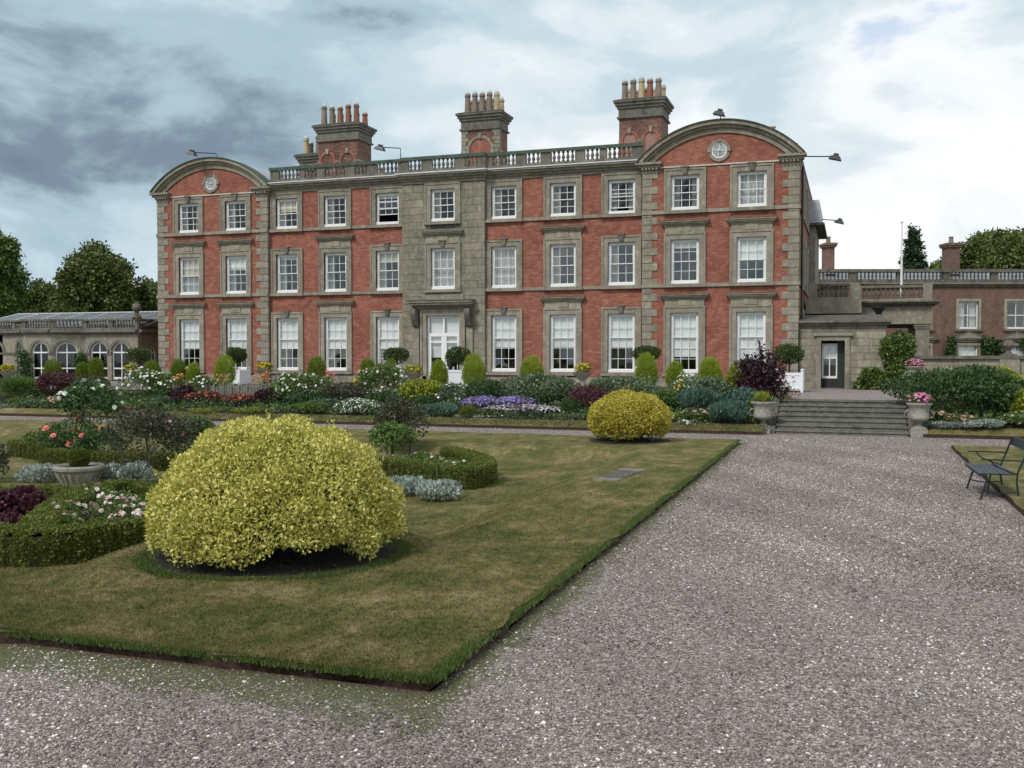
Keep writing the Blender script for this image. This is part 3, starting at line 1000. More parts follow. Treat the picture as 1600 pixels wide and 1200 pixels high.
band('parapet_rail', 10.62, 10.77, .07, M['verdigris'], wings=False)
g = MB()
for s in (-1, 1):
    for k in range(30):
        pass
# balustrade: groups of five over windows, three between
bal_prof = [(.05, 0), (.075, .02), (.075, .05), (.045, .07), (.05, .10), (.085, .17), (.08, .22), (.04, .32), (.035, .37), (.07, .40), (.07, .45)]
bal_me = MB().lathe(bal_prof, seg=8).mesh('baluster', M['stone_dark'], True)
def balusters(parent, cx, n, y, z, pitch=.215, me=bal_me, sc=1.0):
    for k in range(n):
        link('baluster', me, parent, (cx + (k - (n - 1) / 2) * pitch, y, z), (0, 0, 0), (sc, sc, sc))
used = []
for i in (2, 3, 4, 5, 6, 7, 8):
    y = .06 if i != 5 else WF + .06
    c = W_OFF[i] if i not in (2, 8) else W_OFF[i] * .985
    balusters(house, c, 5, y, 10.17)
    used.append((c - .56, c + .56, y))
for a, b in ((2, 3), (3, 4), (6, 7), (7, 8)):
    c = (W_OFF[a] + W_OFF[b]) / 2
    balusters(house, c, 3, .06, 10.17)
    used.append((c - .34, c + .34, .06))
for c in (-1.45, 1.45):
    balusters(house, c, 3, WF + .06, 10.17)
    used.append((c - .34, c + .34, WF + .06))
used.sort()
prev = -9.45
for a, b, y in used + [(9.45, 9.5, .06)]:
    if a - prev > .06:
        if prev < -2.1 < a or prev < 2.1 < a:
            e = -2.1 if prev < -2.1 < a else 2.1
            for p, q in ((prev, e), (e, a)):
                yy = WF if -2.11 < (p + q) / 2 < 2.11 else 0
                block('parapet_pier', house, p, q - .004, yy - .01, yy + .14, 10.172, 10.618, M['stone_dark'])
        else:
            yy = WF if -2.11 < (prev + a) / 2 < 2.11 else 0
            block('parapet_pier', house, prev, a, yy - .01, yy + .14, 10.172, 10.618, M['stone_dark'])
    prev = b

# curved gables
def arc_band(g, cx, r0, r1, y0, y1, a0=-.845, a1=.845, n=28):
    A = np.linspace(a0, a1, n)
    for a, b in zip(A[:-1], A[1:]):
        p = [(cx + r * math.sin(t), PZC + r * math.cos(t)) for r, t in ((r0, a), (r0, b), (r1, b), (r1, a))]
        vs = [(x, y0, z) for x, z in p] + [(x, y1, z) for x, z in p]
        g.add(vs, [(0, 1, 2, 3), (7, 6, 5, 4), (0, 4, 5, 1), (3, 2, 6, 7)] + ([(0, 3, 7, 4)] if a == A[0] else []) + ([(1, 5, 6, 2)] if b == A[-1] else []))
for s in (-1, 1):
    cx = s * 12.8
    g = MB()
    arc_band(g, cx, PR - .54, PR - .33, WF - .07, WF + .2, -.78, .78)
    arc_band(g, cx, PR - .33, PR - .20, WF - .16, WF + .2, -.815, .815)
    arc_band(g, cx, PR - .20, PR - .04, WF - .30, WF + .2, -.835, .835)
    g.build('gable_arch', M['stone'], house)
    g = MB()
    arc_band(g, cx, PR - .04, PR, WF - .36, WF + .3)
    g.build('gable_capping', M['verdigris'], house)
    g = MB()
    arc_band(g, cx, PR - .10, PR - .012, WF + .3, 16.4, -.78, .78)
    g.build('barrel_roof', M['lead'], house)
    for e in (-1, 1):
        xa = cx + e * 2.62
        g = MB()
        for z0, z1, pr in ((9.34, 9.48, .05), (9.48, 9.58, .10), (9.58, 9.70, .20), (9.70, 9.80, .30)):
            x0, x1 = sorted((xa - e * (pr * .6), cx + e * (3.30 + pr)))
            g.box(x0, x1, WF - pr, WF + .25, z0, z1 - .002)
        g.build('gable_capital', M['stone'], house)
        for k in range(5):
            block('dentil', house, min(xa, xa + e * .7) + k * .15, min(xa, xa + e * .7) + k * .15 + .08, WF - .19, WF - .05, 9.49, 9.575, M['stone_pale'])
    MB().box(cx - 2.6, cx + 2.6, WF - .05, WF + .03, 9.54, 9.60).build('drip_moulding', plain('pale_lead_drip', (.5, .48, .42), .7, .15), house)
    # oculus
    oz = 10.16
    oc = thing_part = None
    g = MB()
    A = np.linspace(0, 2 * math.pi, 33)
    for ri, ro, yy in ((.33, .47, WF - .06),):
        for a, b in zip(A[:-1], A[1:]):
            p = [(cx + r * math.sin(q), oz + r * math.cos(q)) for r, q in ((ri, a), (ri, b), (ro, b), (ro, a))]
            vs = [(x, yy, z) for x, z in p] + [(x, WF + .02, z) for x, z in p]
            g.add(vs, [(0, 1, 2, 3), (3, 2, 6, 7), (0, 4, 5, 1)])
    oc = g.build('oculus_surround', M['stone'], house)
    for a in (0, math.pi / 2, math.pi, 1.5 * math.pi):
        x, z = cx + .42 * math.sin(a), oz + .42 * math.cos(a)
        MB().box(x - .07, x + .07, WF - .10, WF, z - .07, z + .07).build('keystone', M['stone'], oc)
    MB().add([(cx + .34 * math.sin(a), WF - .015, oz + .34 * math.cos(a)) for a in A[:-1]], [tuple(range(32))]).build('oculus_pane', plain('dull_oculus_glass', (.34, .36, .37), .25, .35, 6), oc)
    g = MB()
    for a in (0.1, .1 + math.pi / 2, .1 + math.pi, .1 + 1.5 * math.pi):
        g.tube([(cx, WF - .03, oz), (cx + .33 * math.sin(a), WF - .03, oz + .33 * math.cos(a))], .014, 5)
    g.lathe([(.06, -.02), (.06, .02)], (cx, WF - .03, oz), 10)
    for a, b in zip(A[:-1], A[1:]):
        p = [(cx + r * math.sin(q), oz + r * math.cos(q)) for r, q in ((.28, a), (.28, b), (.33, b), (.33, a))]
        g.add([(x, WF - .03, z) for x, z in p], [(0, 1, 2, 3)])
    g.build('oculus_bars', M['white'], oc)

# windows ---------------------------------------------------
pane_me = unit_box(M['glass'])
top_panes = MB()
def window(i, fl, z0, z1, rows_u, rows_l, blind=0.0, bm='blind', curtain=0, opened=0.0, cols=3):
    x, y = W_OFF[i], plane_of(i) + .10
    w = WW
    fr = .098
    g = MB()
    xa, xb = x - w / 2, x + w / 2
    g.box(xa, xa + fr, y - .02, y + .09, z0, z1).box(xb - fr, xb, y - .02, y + .09, z0, z1)
    g.box(xa + fr, xb - fr, y - .02, y + .09, z1 - fr, z1).box(xa - .01, xb + .01, y - .09, y + .09, z0 - .01, z0 + fr + .02)
    zi0, zi1 = z0 + fr + .02, z1 - fr
    rows = rows_u + rows_l
    ph = (zi1 - zi0) / rows
    zm = zi0 + rows_l * ph
    xi0, xi1 = xa + fr, xb - fr
    pw = (xi1 - xi0) / cols
    lift = opened * (zm - zi0)
    def sash(za, zb, n, yy):
        g.box(xi0, xi1, yy, yy + .04, za, za + .035).box(xi0, xi1, yy, yy + .04, zb - .035, zb)
        g.box(xi0, xi0 + .03, yy, yy + .04, za + .035, zb - .035).box(xi1 - .03, xi1, yy, yy + .04, za + .035, zb - .035)
        for c in range(1, cols):
            g.box(xi0 + c * pw - .0105, xi0 + c * pw + .0105, yy + .004, yy + .034, za + .03, zb - .03)
        for r_ in range(1, n):
            zz = za + (zb - za) * r_ / n
            g.box(xi0 + .03, xi1 - .03, yy + .006, yy + .032, zz - .0105, zz + .0105)
    sash(zm - .02, zi1, rows_u, y + .0)
    sash(zi0 + lift, zm + .02 + lift, rows_l, y + .045)
    fo = g.build('window', M['white'], house)
    for r_ in range(rows):
        low = r_ < rows_l
        for c in range(cols):
            px0, px1 = xi0 + c * pw + .012, xi0 + (c + 1) * pw - .012
            pz0, pz1 = zi0 + r_ * ph + .012 + (lift if low else 0), zi0 + (r_ + 1) * ph - .012 + (lift if low else 0)
            yy = y + (.062 if low else .018)
            if fl == 2:
                dy = [random.uniform(-.006, .006) for _ in range(2)]
                top_panes.quad((px0, yy + dy[0], pz0), (px1, yy - dy[0], pz0), (px1, yy + dy[1], pz1), (px0, yy - dy[1], pz1))
            else:
                link('pane', pane_me, fo, ((px0 + px1) / 2, yy, (pz0 + pz1) / 2), (R(random.uniform(-.9, .9)), 0, R(random.uniform(-.9, .9))), (px1 - px0, .004, pz1 - pz0))
    if blind > 0:
        zb = zi1 - (zi1 - zi0) * blind
        MB().box(xi0 + .01, xi1 - .01, y + .12, y + .125, zb, zi1).build('blind', M[bm], fo)
    if curtain:
        def drape(a, b):
            n = 14
            q = MB()
            for k in range(n):
                u0, u1 = a + (b - a) * k / n, a + (b - a) * (k + 1) / n
                q.quad((u0, y + .2 + (.035 if k % 2 else -.035), zi0), (u1, y + .2 - (.035 if k % 2 else -.035), zi0), (u1, y + .2 - (.035 if k % 2 else -.035), zi1), (u0, y + .2 + (.035 if k % 2 else -.035), zi1))
            q.build('curtain', M['curtain'], fo)
        if curtain == 1:
            drape(xi0, xi0 + .34)
        elif curtain == 2:
            drape(xi0, xi0 + .26)
            drape(xi1 - .26, xi1)
        else:
            drape(xi0, xi1)
    return fo
def surround(i, z0, z1, hood, key, sill=True, toframe=False):
    x, y = W_OFF[i], plane_of(i)
    w = WW / 2
    g = MB()
    o, pr = .26, .055
    g.box(x - w - o, x - w, y - pr, y + .1, z0 - .004, z1 + o).box(x + w, x + w + o, y - pr, y + .1, z0 - .004, z1 + o)
    g.box(x - w, x + w, y - pr, y + .1, z1, z1 + o)
    # raised outer fillet
    g.box(x - w - o - .03, x - w - o + .05, y - pr - .03, y + .05, z0, z1 + o + .03).box(x + w + o - .05, x + w + o + .03, y - pr - .03, y + .05, z0, z1 + o + .03)
    g.box(x - w - o + .05, x + w + o - .05, y - pr - .03, y + .05, z1 + o - .05, z1 + o + .03)
    g.build('window_surround', M['stone'], house)
    if sill:
        MB().box(x - w - o - .06, x + w + o + .06, y - .15, y + .05, z0 - .16, z0 - .02).build('window_sill', M['stone'], house)
    if hood:
        zt = z1 + o + .03
        f = MB().box(x - w - o + .02, x + w + o - .02, y - .05, y + .05, zt, zt + .26)
        f.build('hood_frieze', M['stone_pale'], house)
        MB().box(x - .27, x + .27, y - .085, y - .02, zt + .02, zt + .25).build('frieze_tablet', M['stone_pale'], house)
        c = MB()
        for k, (pp, za, zb) in enumerate(((.08, .26, .32), (.13, .32, .38), (.19, .38, .45), (.24, .45, .49))):
            c.box(x - w - o - pp + .05, x + w + o + pp - .05, y - pp, y + .05, zt + za, zt + zb - (.002 if k < 3 else 0))
        c.build('window_hood', M['stone_pale'], house)
        MB().box(x - w - o - .20, x + w + o + .20, y - .25, y + .05, zt + .491, zt + .512).build('hood_capping', M['verdigris'], house)
    if key:
        c = MB().taper((x, y - .03, z1 + .02), (.15, .2), (x, y - .03, z1 + o + .05), (.26, .22))
        c.box(x - .17, x + .17, y - .16, y + .05, z1 + o + .05, z1 + o + .11)
        c.build('keystone', M['stone_dark'], house)
HOOD = (0, 1, 3, 7, 9, 10)
gfb = {0: .58, 1: .58, 2: .6, 3: .6, 4: .6, 6: .58, 7: .58, 8: .58, 9: .76, 10: .80}
ffb = {0: (.5, 'blind_cream', 3), 1: (.36, 'blind', 1), 2: (.10, 'blind', 1), 3: (0, 'blind', 1), 4: (.26, 'blind_cream', 1), 5: (0, 'blind', 3), 6: (0, 'blind', 3), 7: (0, 'blind', 1), 8: (.0, 'blind', 1), 9: (.16, 'blind', 0), 10: (.52, 'blind', 0)}
tfb = {0: (.0, 'blind_cream', 2), 1: (0, 'blind', 1), 2: (.42, 'blind_cream', 1), 3: (0, 'blind', 1), 4: (.12, 'blind', 0), 5: (0, 'blind', 1), 6: (0, 'blind', 1), 7: (0, 'blind', 1), 8: (.0, 'blind', 2), 9: (.0, 'blind', 2), 10: (0, 'blind', 3)}
for i in range(11):
    if i != 5:
        window(i, 0, *GF, 2, 3, gfb[i], 'blind', 1 if i in (2, 3, 4) else 0)
        surround(i, *GF, i in HOOD, i not in HOOD)
    b, bm, cu = ffb[i]
    window(i, 1, *FF, 2, 2, b, bm, cu)
    surround(i, *FF, i in HOOD or i == 5, i not in HOOD)
    b, bm, cu = tfb[i]
    window(i, 2, *TF, 2, 2, b, bm, cu, {4: .55, 8: .22}.get(i, 0))
    surround(i, *TF, False, i in (0, 1, 9, 10))
stuff(top_panes.build('top_floor_panes', M['glass'], house))
# garden door in the centre bay
y = WF + .10
g = MB()
for x in (-.84, -.045, .755):
    wd = .09 if x != -.045 else .09
    g.box(x, x + wd, y - .02, y + .08, .15, 3.27)
for z0, z1 in ((.15, .62), (2.28, 2.44), (3.16, 3.27), (1.98, 2.05)):
    for xa, xb in ((-.75, -.045), (.045, .755)):
        g.box(xa, xb, y - .015, y + .075, z0, z1)
for xa, xb in ((-.75, -.66), (-.135, -.045), (.045, .135), (.665, .755)):
    g.box(xa, xb, y - .005, y + .06, .62, 2.28)
door = g.build('garden_door', M['white'], house)
for xa, xb in ((-.66, -.135), (.135, .665)):
    for za, zb in ((.62, 1.98), (2.05, 2.28)):
        link('pane', pane_me, door, ((xa + xb) / 2, y + .03, (za + zb) / 2), (0, 0, R(.4)), (xb - xa, .004, zb - za))
for xa, xb in ((-.75, -.045), (.045, .755)):
    link('pane', pane_me, door, ((xa + xb) / 2, y + .03, 2.80), (0, 0, R(-.4)), (xb - xa, .004, .72))
    MB().box(xa, xb, y + .14, y + .145, 1.28, 3.2).build('blind', M['blind'], door)
g = MB()
for s in (-1, 1):
    x0, x1 = sorted((s * .84, s * 1.12))
    g.box(x0, x1, WF - .07, WF + .06, .02, 3.55)
    x0, x1 = sorted((s * 1.04, s * 1.14))
    g.box(x0, x1, WF - .12, WF - .07, .02, 3.55)
g.box(-.84, .84, WF - .07, WF + .06, 3.27, 3.55)
g.build('door_surround', M['stone'], house)
for s in (-1, 1):
    MB().box(*sorted((s * 1.2, s * 1.52)), WF - .10, WF + .02, .02, 2.7).box(*sorted((s * 1.17, s * 1.55)), WF - .13, WF + .02, .02, .3).build('pilaster', M['stone'], house)
    g = MB().prism([(0, 0), (.14, .05), (.22, .22), (.34, .45), (.40, .62), (.40, .85), (0, .85)], -.13, .13)
    o = g.build('scroll_bracket', M['stone_dark'], house)
    o.rotation_euler = (0, 0, R(-90))
    o.location = (s * 1.36, WF - .08, 2.72)
MB().box(-1.2, 1.2, WF - .05, WF + .03, 3.56, 3.72).build('door_frieze', M['stone_pale'], house)
g = MB()
for pp, za, zb in ((.15, 3.60, 3.68), (.28, 3.68, 3.76), (.42, 3.76, 3.86), (.48, 3.86, 3.94)):
    g.box(-1.35 - pp * .6, 1.35 + pp * .6, WF - pp, WF + .05, za, zb - .002)
g.build('door_hood', M['stone'], house)
MB().box(-1.66, 1.66, WF - .50, WF + .05, 3.941, 3.985).build('hood_capping', M['verdigris'], house)
MB().box(-1.05, 1.05, WF - .06, WF + .02, 3.99, 4.30).build('sill_apron', M['stone_centre'], house)
# flank facing the entrance court: quoins already turn the corner; windows seen edge-on, lead-roofed projection behind
g = MB()
for yy in (2.5, 5.2, 8.2):
    for za, zb in (GF, FF, TF):
        g.box(16.09, 16.17, yy - .9, yy - .62, za - .1, zb + .26).box(16.09, 16.17, yy + .62, yy + .9, za - .1, zb + .26).box(16.09, 16.17, yy - .62, yy + .62, zb, zb + .26)
g.build('flank_surround', M['stone'], house)
for yy in (2.5, 5.2, 8.2):
    for za, zb in (GF, FF, TF):
        MB().box(16.095, 16.125, yy - .6, yy + .6, za, zb).build('flank_window', M['white'], house)
g = MB().box(16.1, 16.45, 9.5, 15.6, 0, 8.0)
g.build('flank_bay', M['stone'], house)
g = MB().add([(16.05, 9.3, 8.1), (16.75, 9.3, 8.1), (16.75, 15.8, 8.1), (16.05, 15.8, 8.1), (16.05, 9.9, 9.35), (16.62, 9.9, 9.35), (16.62, 15.4, 9.35), (16.05, 15.4, 9.35)], [(0, 3, 2, 1), (4, 5, 6, 7), (0, 1, 5, 4), (1, 2, 6, 5), (2, 3, 7, 6), (3, 0, 4, 7)])
g.build('flank_bay_roof', M['lead'], house)
MB().box(16.1, 16.9, 9.2, 15.9, 7.98, 8.1).build('flank_bay_cornice', M['stone_dark'], house)
g = MB().box(16.45, 16.62, 10.2, 10.9, 3.0, 4.6).tube([(16.22, .45, .1), (16.22, .45, 9.4)], .05, 8)
g.build('downpipe', M['iron'], house)

# chimneys
def pot_mesh(mat, h=.95, r=.17):
    return MB().lathe([(r * 1.05, 0), (r, .08), (r * .78, h * .86), (r * .98, h * .87), (r * .98, h * .96), (r * .8, h)], seg=10).mesh('chimney_pot', mat, False)
pots = [pot_mesh(M['pot_buff']), pot_mesh(M['pot_red']), pot_mesh(M['pot_grey']), pot_mesh(M['pot_grey'])]
cowl_me = MB().lathe([(.13, 0), (.15, .05), (.13, .13), (.07, .19), (.02, .21)], seg=8).mesh('cowl', plain('pale_wire_cowl', (.5, .54, .55), .35, .1, 3, .3))
def chimney(x0, x1, y0, y1, ztop, arches, npots, quoin=False, zb=9.7, panel=M['brick_dark']):
    st = MB().box(x0, x1, y0, y1, zb, ztop - .9).build('chimney', M['brick_dark'], house)
    g = MB()
    g.box(x0 - .03, x1 + .03, y0 - .03, y1 + .03, ztop - .9, ztop - .5).box(x0 - .10, x1 + .10, y0 - .10, y1 + .10, ztop - .98, ztop - .9)
    g.box(x0 - .10, x1 + .10, y0 - .10, y1 + .10, ztop - .5, ztop - .36).box(x0 - .18, x1 + .18, y0 - .18, y1 + .18, ztop - .36, ztop - .22).box(x0 - .25, x1 + .25, y0 - .25, y1 + .25, ztop - .22, ztop - .12)
    g.build('chimney_cornice', M['stone_dark'], st)
    MB().taper(((x0 + x1) / 2, (y0 + y1) / 2, ztop - .119), (x1 - x0 + .54, y1 - y0 + .54), ((x0 + x1) / 2, (y0 + y1) / 2, ztop), (x1 - x0 - .1, y1 - y0 - .1)).build('chimney_capping', M['verdigris'], st)
    zs = ztop - 2.0                      # arch spring
    wd = (x1 - x0) / arches
    for k in range(arches):
        cx = x0 + wd * (k + .5)
        r = wd * .29
        A = np.linspace(0, math.pi, 13)
        poly = [(cx - r, zb + .3), (cx + r, zb + .3)] + [(cx + r * math.cos(a), zs + r * math.sin(a)) for a in A]
        q = MB().add([(x, y0 - .008, z) for x, z in poly], [tuple(range(len(poly)))])
        q.build('blind_arch_panel', panel, st)
        q = MB()
        for a, b in zip(A[:-1], A[1:]):
            pp = [(cx + rr_ * math.cos(t_), zs + rr_ * math.sin(t_)) for rr_, t_ in ((r, b), (r, a), (r + .14, a), (r + .14, b))]
            q.add([(x, y0 - .06, z) for x, z in pp] + [(x, y0 + .02, z) for x, z in pp], [(0, 1, 2, 3), (0, 4, 5, 1), (3, 2, 6, 7)])
        q.box(cx - r - .14, cx - r, y0 - .06, y0 + .02, zb + .3, zs).box(cx + r, cx + r + .14, y0 - .06, y0 + .02, zb + .3, zs)
        q.build('blind_arch', M['stone'] if quoin else M['brick'], st)
        MB().taper((cx, y0 - .05, zs + r - .03), (.12, .12), (cx, y0 - .05, zs + r + .24), (.2, .14)).build('arch_keystone', M['stone'], st)
        MB().box(cx - wd / 2 - .02, cx - r - .12, y0 - .05, y0 + .02, zs - .16, zs - .02).box(cx + r + .12, cx + wd / 2 + .02, y0 - .05, y0 + .02, zs - .16, zs - .02).build('impost', M['stone'], st)
    q = MB().box(x1 - .02, x1 + .05, y0 - .05, y1 + .03, zs - .16, zs - .02)
    q.build('impost', M['stone'], st)
    if quoin:
        z, k = zb + .1, 0
        while z < ztop - 1.1:
            for xe, sg in ((x0, 1), (x1, -1)):
                w = .36 if k % 2 else .24
                block('chimney_quoin', st, min(xe - sg * .015, xe + sg * w), max(xe - sg * .015, xe + sg * w), y0 - .02, y0 + .3, z + .01, z + .19, M['stone'])
            z += .2
            k += 1
    for row_ in range(2):
        for k in range(npots):
            x = x0 + .22 + (x1 - x0 - .44) * k / max(1, npots - 1)
            h = random.uniform(.9, 1.08) if row_ == 0 else random.uniform(.72, .85)
            o = link('chimney_pot', random.choice(pots), st, (x, y0 + (.3 if row_ == 0 else y1 - y0 - .3), ztop - .03), (0, 0, 0), (1, 1, h))
            link('cowl', cowl_me, st, (x, y0 + (.3 if row_ == 0 else y1 - y0 - .3), ztop - .05 + .95 * h))
    return st
chimney(-9.35, -6.95, 4.6, 6.2, 13.95, 2, 5)
chimney(-10.65, -9.45, 4.9, 6.0, 12.5, 1, 2)
chimney(-0.95, 1.10, 4.6, 5.9, 13.95, 1, 5, True, panel=M['brick'])
chimney(7.35, 9.45, 4.6, 6.4, 13.95, 2, 5, panel=M['terracotta_render'])
for x, z, h in ((-6.3, 10.2, 1.0), (-5.8, 10.2, 1.05), (10.9, 10.6, 1.25), (14.6, 11.2, .8), (15.6, 9.9, 1.25)):
    st = MB().box(x - .22, x + .22, 5.0, 5.44, 9.7, z + h - .3).build('chimney', M['brick_dark'], house)
    link('chimney_pot', pots[1] if x != 14.6 else pots[0], st, (x, 5.22, z + h - .31), (0, 0, 0), (1, 1, .55))

# floodlights on arms
def floodlight(label, base, tip, drop):
    t = thing('floodlight', label, 'floodlight', base, 0, 'roof floodlights')
    b_, p_ = Vector(base), Vector(tip)
    d = p_ - b_
    MB().tube([(0, 0, 0), (0, 0, drop), tuple(d + Vector((0, 0, .0)))], .025, 6).build('arm', M['iron'], t)
    g = MB().taper((0, 0, -.14), (.52, .34), (0, 0, .02), (.34, .2))
    g.box(-.1, .1, -.08, .08, .02, .12)
    o = g.build('lamp_head', M['iron'], t)
    o.location = d
    o.rotation_euler = (0, R(14), 0)
zz = TZ
floodlight('black floodlight on an arm above the curved gable beside the orangery', (XC - 12.55, Y0 - .1, zz + 11.30), (XC - 13.35, Y0 - 1.0, zz + 11.62), .38)
floodlight('black floodlight on a post above the parapet beside the quoined chimney', (XC - 2.3, Y0 + .06, zz + 10.7), (XC - 3.0, Y0 - .7, zz + 11.25), .6)
floodlight('black floodlight reaching out from the cornice of the courtyard flank', (XC + 16.3, Y0 + .1, zz + 9.72), (XC + 17.55, Y0 + .1, zz + 9.66), .02)
floodlight('small black floodlight reaching out from the bay of the courtyard flank', (XC + 16.6, Y0 + 12, zz + 8.6), (XC + 17.6, Y0 + 12, zz + 8.5), .02)
floodlight('black floodlight perched on the crown of the curved gable by the courtyard', (XC + 12.8, Y0 + .2, zz + 11.4), (XC + 12.85, Y0 - .5, zz + 11.72), .26)

# ============================================================ ORANGERY
OY, OTOP = 45.1, 2.55                       # front plane; wall height above terrace
def x_on(px, Y):
    return float(at_y(px, 560, Y)[0])
oxr = x_on(216, OY)
orang = thing('orangery', 'low stone orangery with arched windows, canted bay and glazed roof', 'orangery', (oxr, OY, TZ))
def seg_frame(P0, P1):
    P0, P1 = np.array(P0, float), np.array(P1, float)
    u = (P1 - P0) / np.linalg.norm(P1 - P0)
    return P0, u, np.array([u[1], -u[0]]), float(np.linalg.norm(P1 - P0))
def arch_wall(P0, P1, wins, H=OTOP, parent=orang):
    """wall from P0 to P1 (its outside to the right of the direction), wins: (centre u, width)"""
    O, u, nrm, Ln = seg_frame(P0, P1)
    def w3(a, z, d=0.0):
        q = O + u * a + nrm * d
        return (float(q[0]), float(q[1]), float(z))
    g, sp = MB(), 1.52
    cur = 0.0
    for c, w in wins:
        r = w / 2
        g.quad(w3(cur, 0), w3(c - r, 0), w3(c - r, H), w3(cur, H))
        A = np.linspace(math.pi, 0, 17)
        for a, b in zip(A[:-1], A[1:]):
            pa, pb = (c + r * math.cos(a), sp + r * math.sin(a)), (c + r * math.cos(b), sp + r * math.sin(b))
            g.quad(w3(*pa), w3(*pb), w3(pb[0], H), w3(pa[0], H))
            g.quad(w3(*pa), w3(*pa, -.22), w3(*pb, -.22), w3(*pb))
        for sg in (-1, 1):
            g.quad(w3(c + sg * r, 0), w3(c + sg * r, sp), w3(c + sg * r, sp, -.22), w3(c + sg * r, 0, -.22))
        cur = c + r
        # moulded arch ring and impost
        q = MB()
        for r0, r1, d in ((r + .03, r + .12, .04), (r + .12, r + .19, .07)):
            for a, b in zip(A[:-1], A[1:]):
                pp = [(c + x * math.cos(t_), sp + x * math.sin(t_)) for x, t_ in ((r0, a), (r0, b), (r1, b), (r1, a))]
                q.add([w3(*p, d) for p in pp] + [w3(*p, -.01) for p in pp], [(0, 1, 2, 3), (3, 2, 6, 7), (0, 4, 5, 1)])
        q.build('arch_moulding', M['stone'], parent)
        # white timber window
        f = MB()
        for a, b in zip(A[:-1], A[1:]):
            pp = [(c + x * math.cos(t_), sp + x * math.sin(t_)) for x, t_ in ((r - .07, a), (r - .07, b), (r, b), (r, a))]
            f.add([w3(*p, -.10) for p in pp] + [w3(*p, -.16) for p in pp], [(0, 1, 2, 3), (0, 4, 5, 1)])
        def bar(a0, a1, z0, z1, d=-.11):
            f.add([w3(a0, z0, d), w3(a1, z0, d), w3(a1, z1, d), w3(a0, z1, d), w3(a0, z0, d - .05), w3(a1, z0, d - .05), w3(a1, z1, d - .05), w3(a0, z1, d - .05)],
                  [(0, 1, 2, 3), (0, 4, 5, 1), (1, 5, 6, 2), (2, 6, 7, 3), (3, 7, 4, 0)])
        bar(c - r, c - r + .06, 0, sp)
        bar(c + r - .06, c + r, 0, sp)
        bar(c - .025, c + .025, 0, sp + r - .03)
        for z in (.05, .62, sp - .02):
            bar(c - r + .06, c + r - .06, z, z + (.07 if z > .5 else .12), -.105)
        fo = f.build('arched_window', M['white'], parent)
        for sg in (-1, 1):
            for z0, z1 in ((.17, .62), (.69, 1.5)):
                x0, x1 = sorted((c + sg * .025, c + sg * (r - .06)))
                MB().quad(w3(x0, z0, -.13), w3(x1, z0, -.13), w3(x1, z1, -.13), w3(x0, z1, -.13)).build('pane', M['glass'], fo)
            B = np.linspace(math.pi / 2, math.pi if sg < 0 else 0, 9)
            MB().add([w3(c, sp + .05, -.13)] + [w3(c + (r - .06) * math.cos(b), sp + (r - .06) * math.sin(b) * (1 if math.sin(b) > .1 else 0) + (.05 if math.sin(b) <= .1 else 0), -.13) for b in B], [tuple(range(10))]).build('pane', M['glass'], fo)
    g.quad(w3(cur, 0), w3(Ln, 0), w3(Ln, H), w3(cur, H))
    g.build('wall', M['stone'], parent)
    imp = MB()
    cur = 0.0
    for c, w in list(wins) + [(Ln + w_big, 2 * w_big) for w_big in (0.0,)]:
        a0, a1 = cur, c - w / 2
        if a1 - a0 > .05:
            imp.add([w3(a0, 1.42, .05), w3(a1, 1.42, .05), w3(a1, 1.54, .05), w3(a0, 1.54, .05), w3(a0, 1.42, -.02), w3(a1, 1.42, -.02), w3(a1, 1.54, -.02), w3(a0, 1.54, -.02)], [(0, 1, 2, 3), (0, 4, 5, 1), (3, 2, 6, 7)])
        cur = c + w / 2
    imp.build('impost', M['stone_dark'], parent)
    # cornice, plinth and balustrade
    def strip(name, z0, z1, d, mat, din=-.25):
        q = MB()
        e0, e1 = -.0, Ln
        q.add([w3(e0, z0, d), w3(e1, z0, d), w3(e1, z1, d), w3(e0, z1, d), w3(e0, z0, din), w3(e1, z0, din), w3(e1, z1, din), w3(e0, z1, din)],
              [(0, 1, 2, 3), (0, 4, 5, 1), (3, 2, 6, 7), (1, 5, 6, 2), (4, 0, 3, 7), (5, 4, 7, 6)])
        q.build(name, mat, parent)
    strip('cornice', H, H + .10, .10, M['stone_dark'])
    strip('cornice', H + .10, H + .24, .24, M['stone_dark'])
    strip('parapet_base', H + .24, H + .36, .06, M['stone_dark'])
    strip('parapet_rail', H + .74, H + .84, .10, M['stone_dark'])
    ng = max(1, round(Ln / 2.0))
    for k in range(ng + 1):
        q = MB()
        a0, a1 = max(0, k * Ln / ng - .16), min(Ln, k * Ln / ng + .16)
        q.add([w3(a0, H + .36, .05), w3(a1, H + .36, .05), w3(a1, H + .74, .05), w3(a0, H + .74, .05), w3(a0, H + .36, -.15), w3(a1, H + .36, -.15), w3(a1, H + .74, -.15), w3(a0, H + .74, -.15)], [(0, 1, 2, 3), (1, 5, 6, 2), (4, 0, 3, 7), (5, 4, 7, 6)])
        q.build('parapet_pier', M['stone_dark'], parent)
        if k < ng:
            a = k * Ln / ng + .25
            while a < (k + 1) * Ln / ng - .22:
                p = w3(a, H + .36, -.04)
                link('baluster', bal_me, parent, p, (0, 0, 0), (.8, .8, .86))
                a += .19
def lx(px, Y):
    return x_on(px, Y) - oxr
xr1 = lx(133, OY)
c30, s30 = math.cos(R(30)), math.sin(R(30))
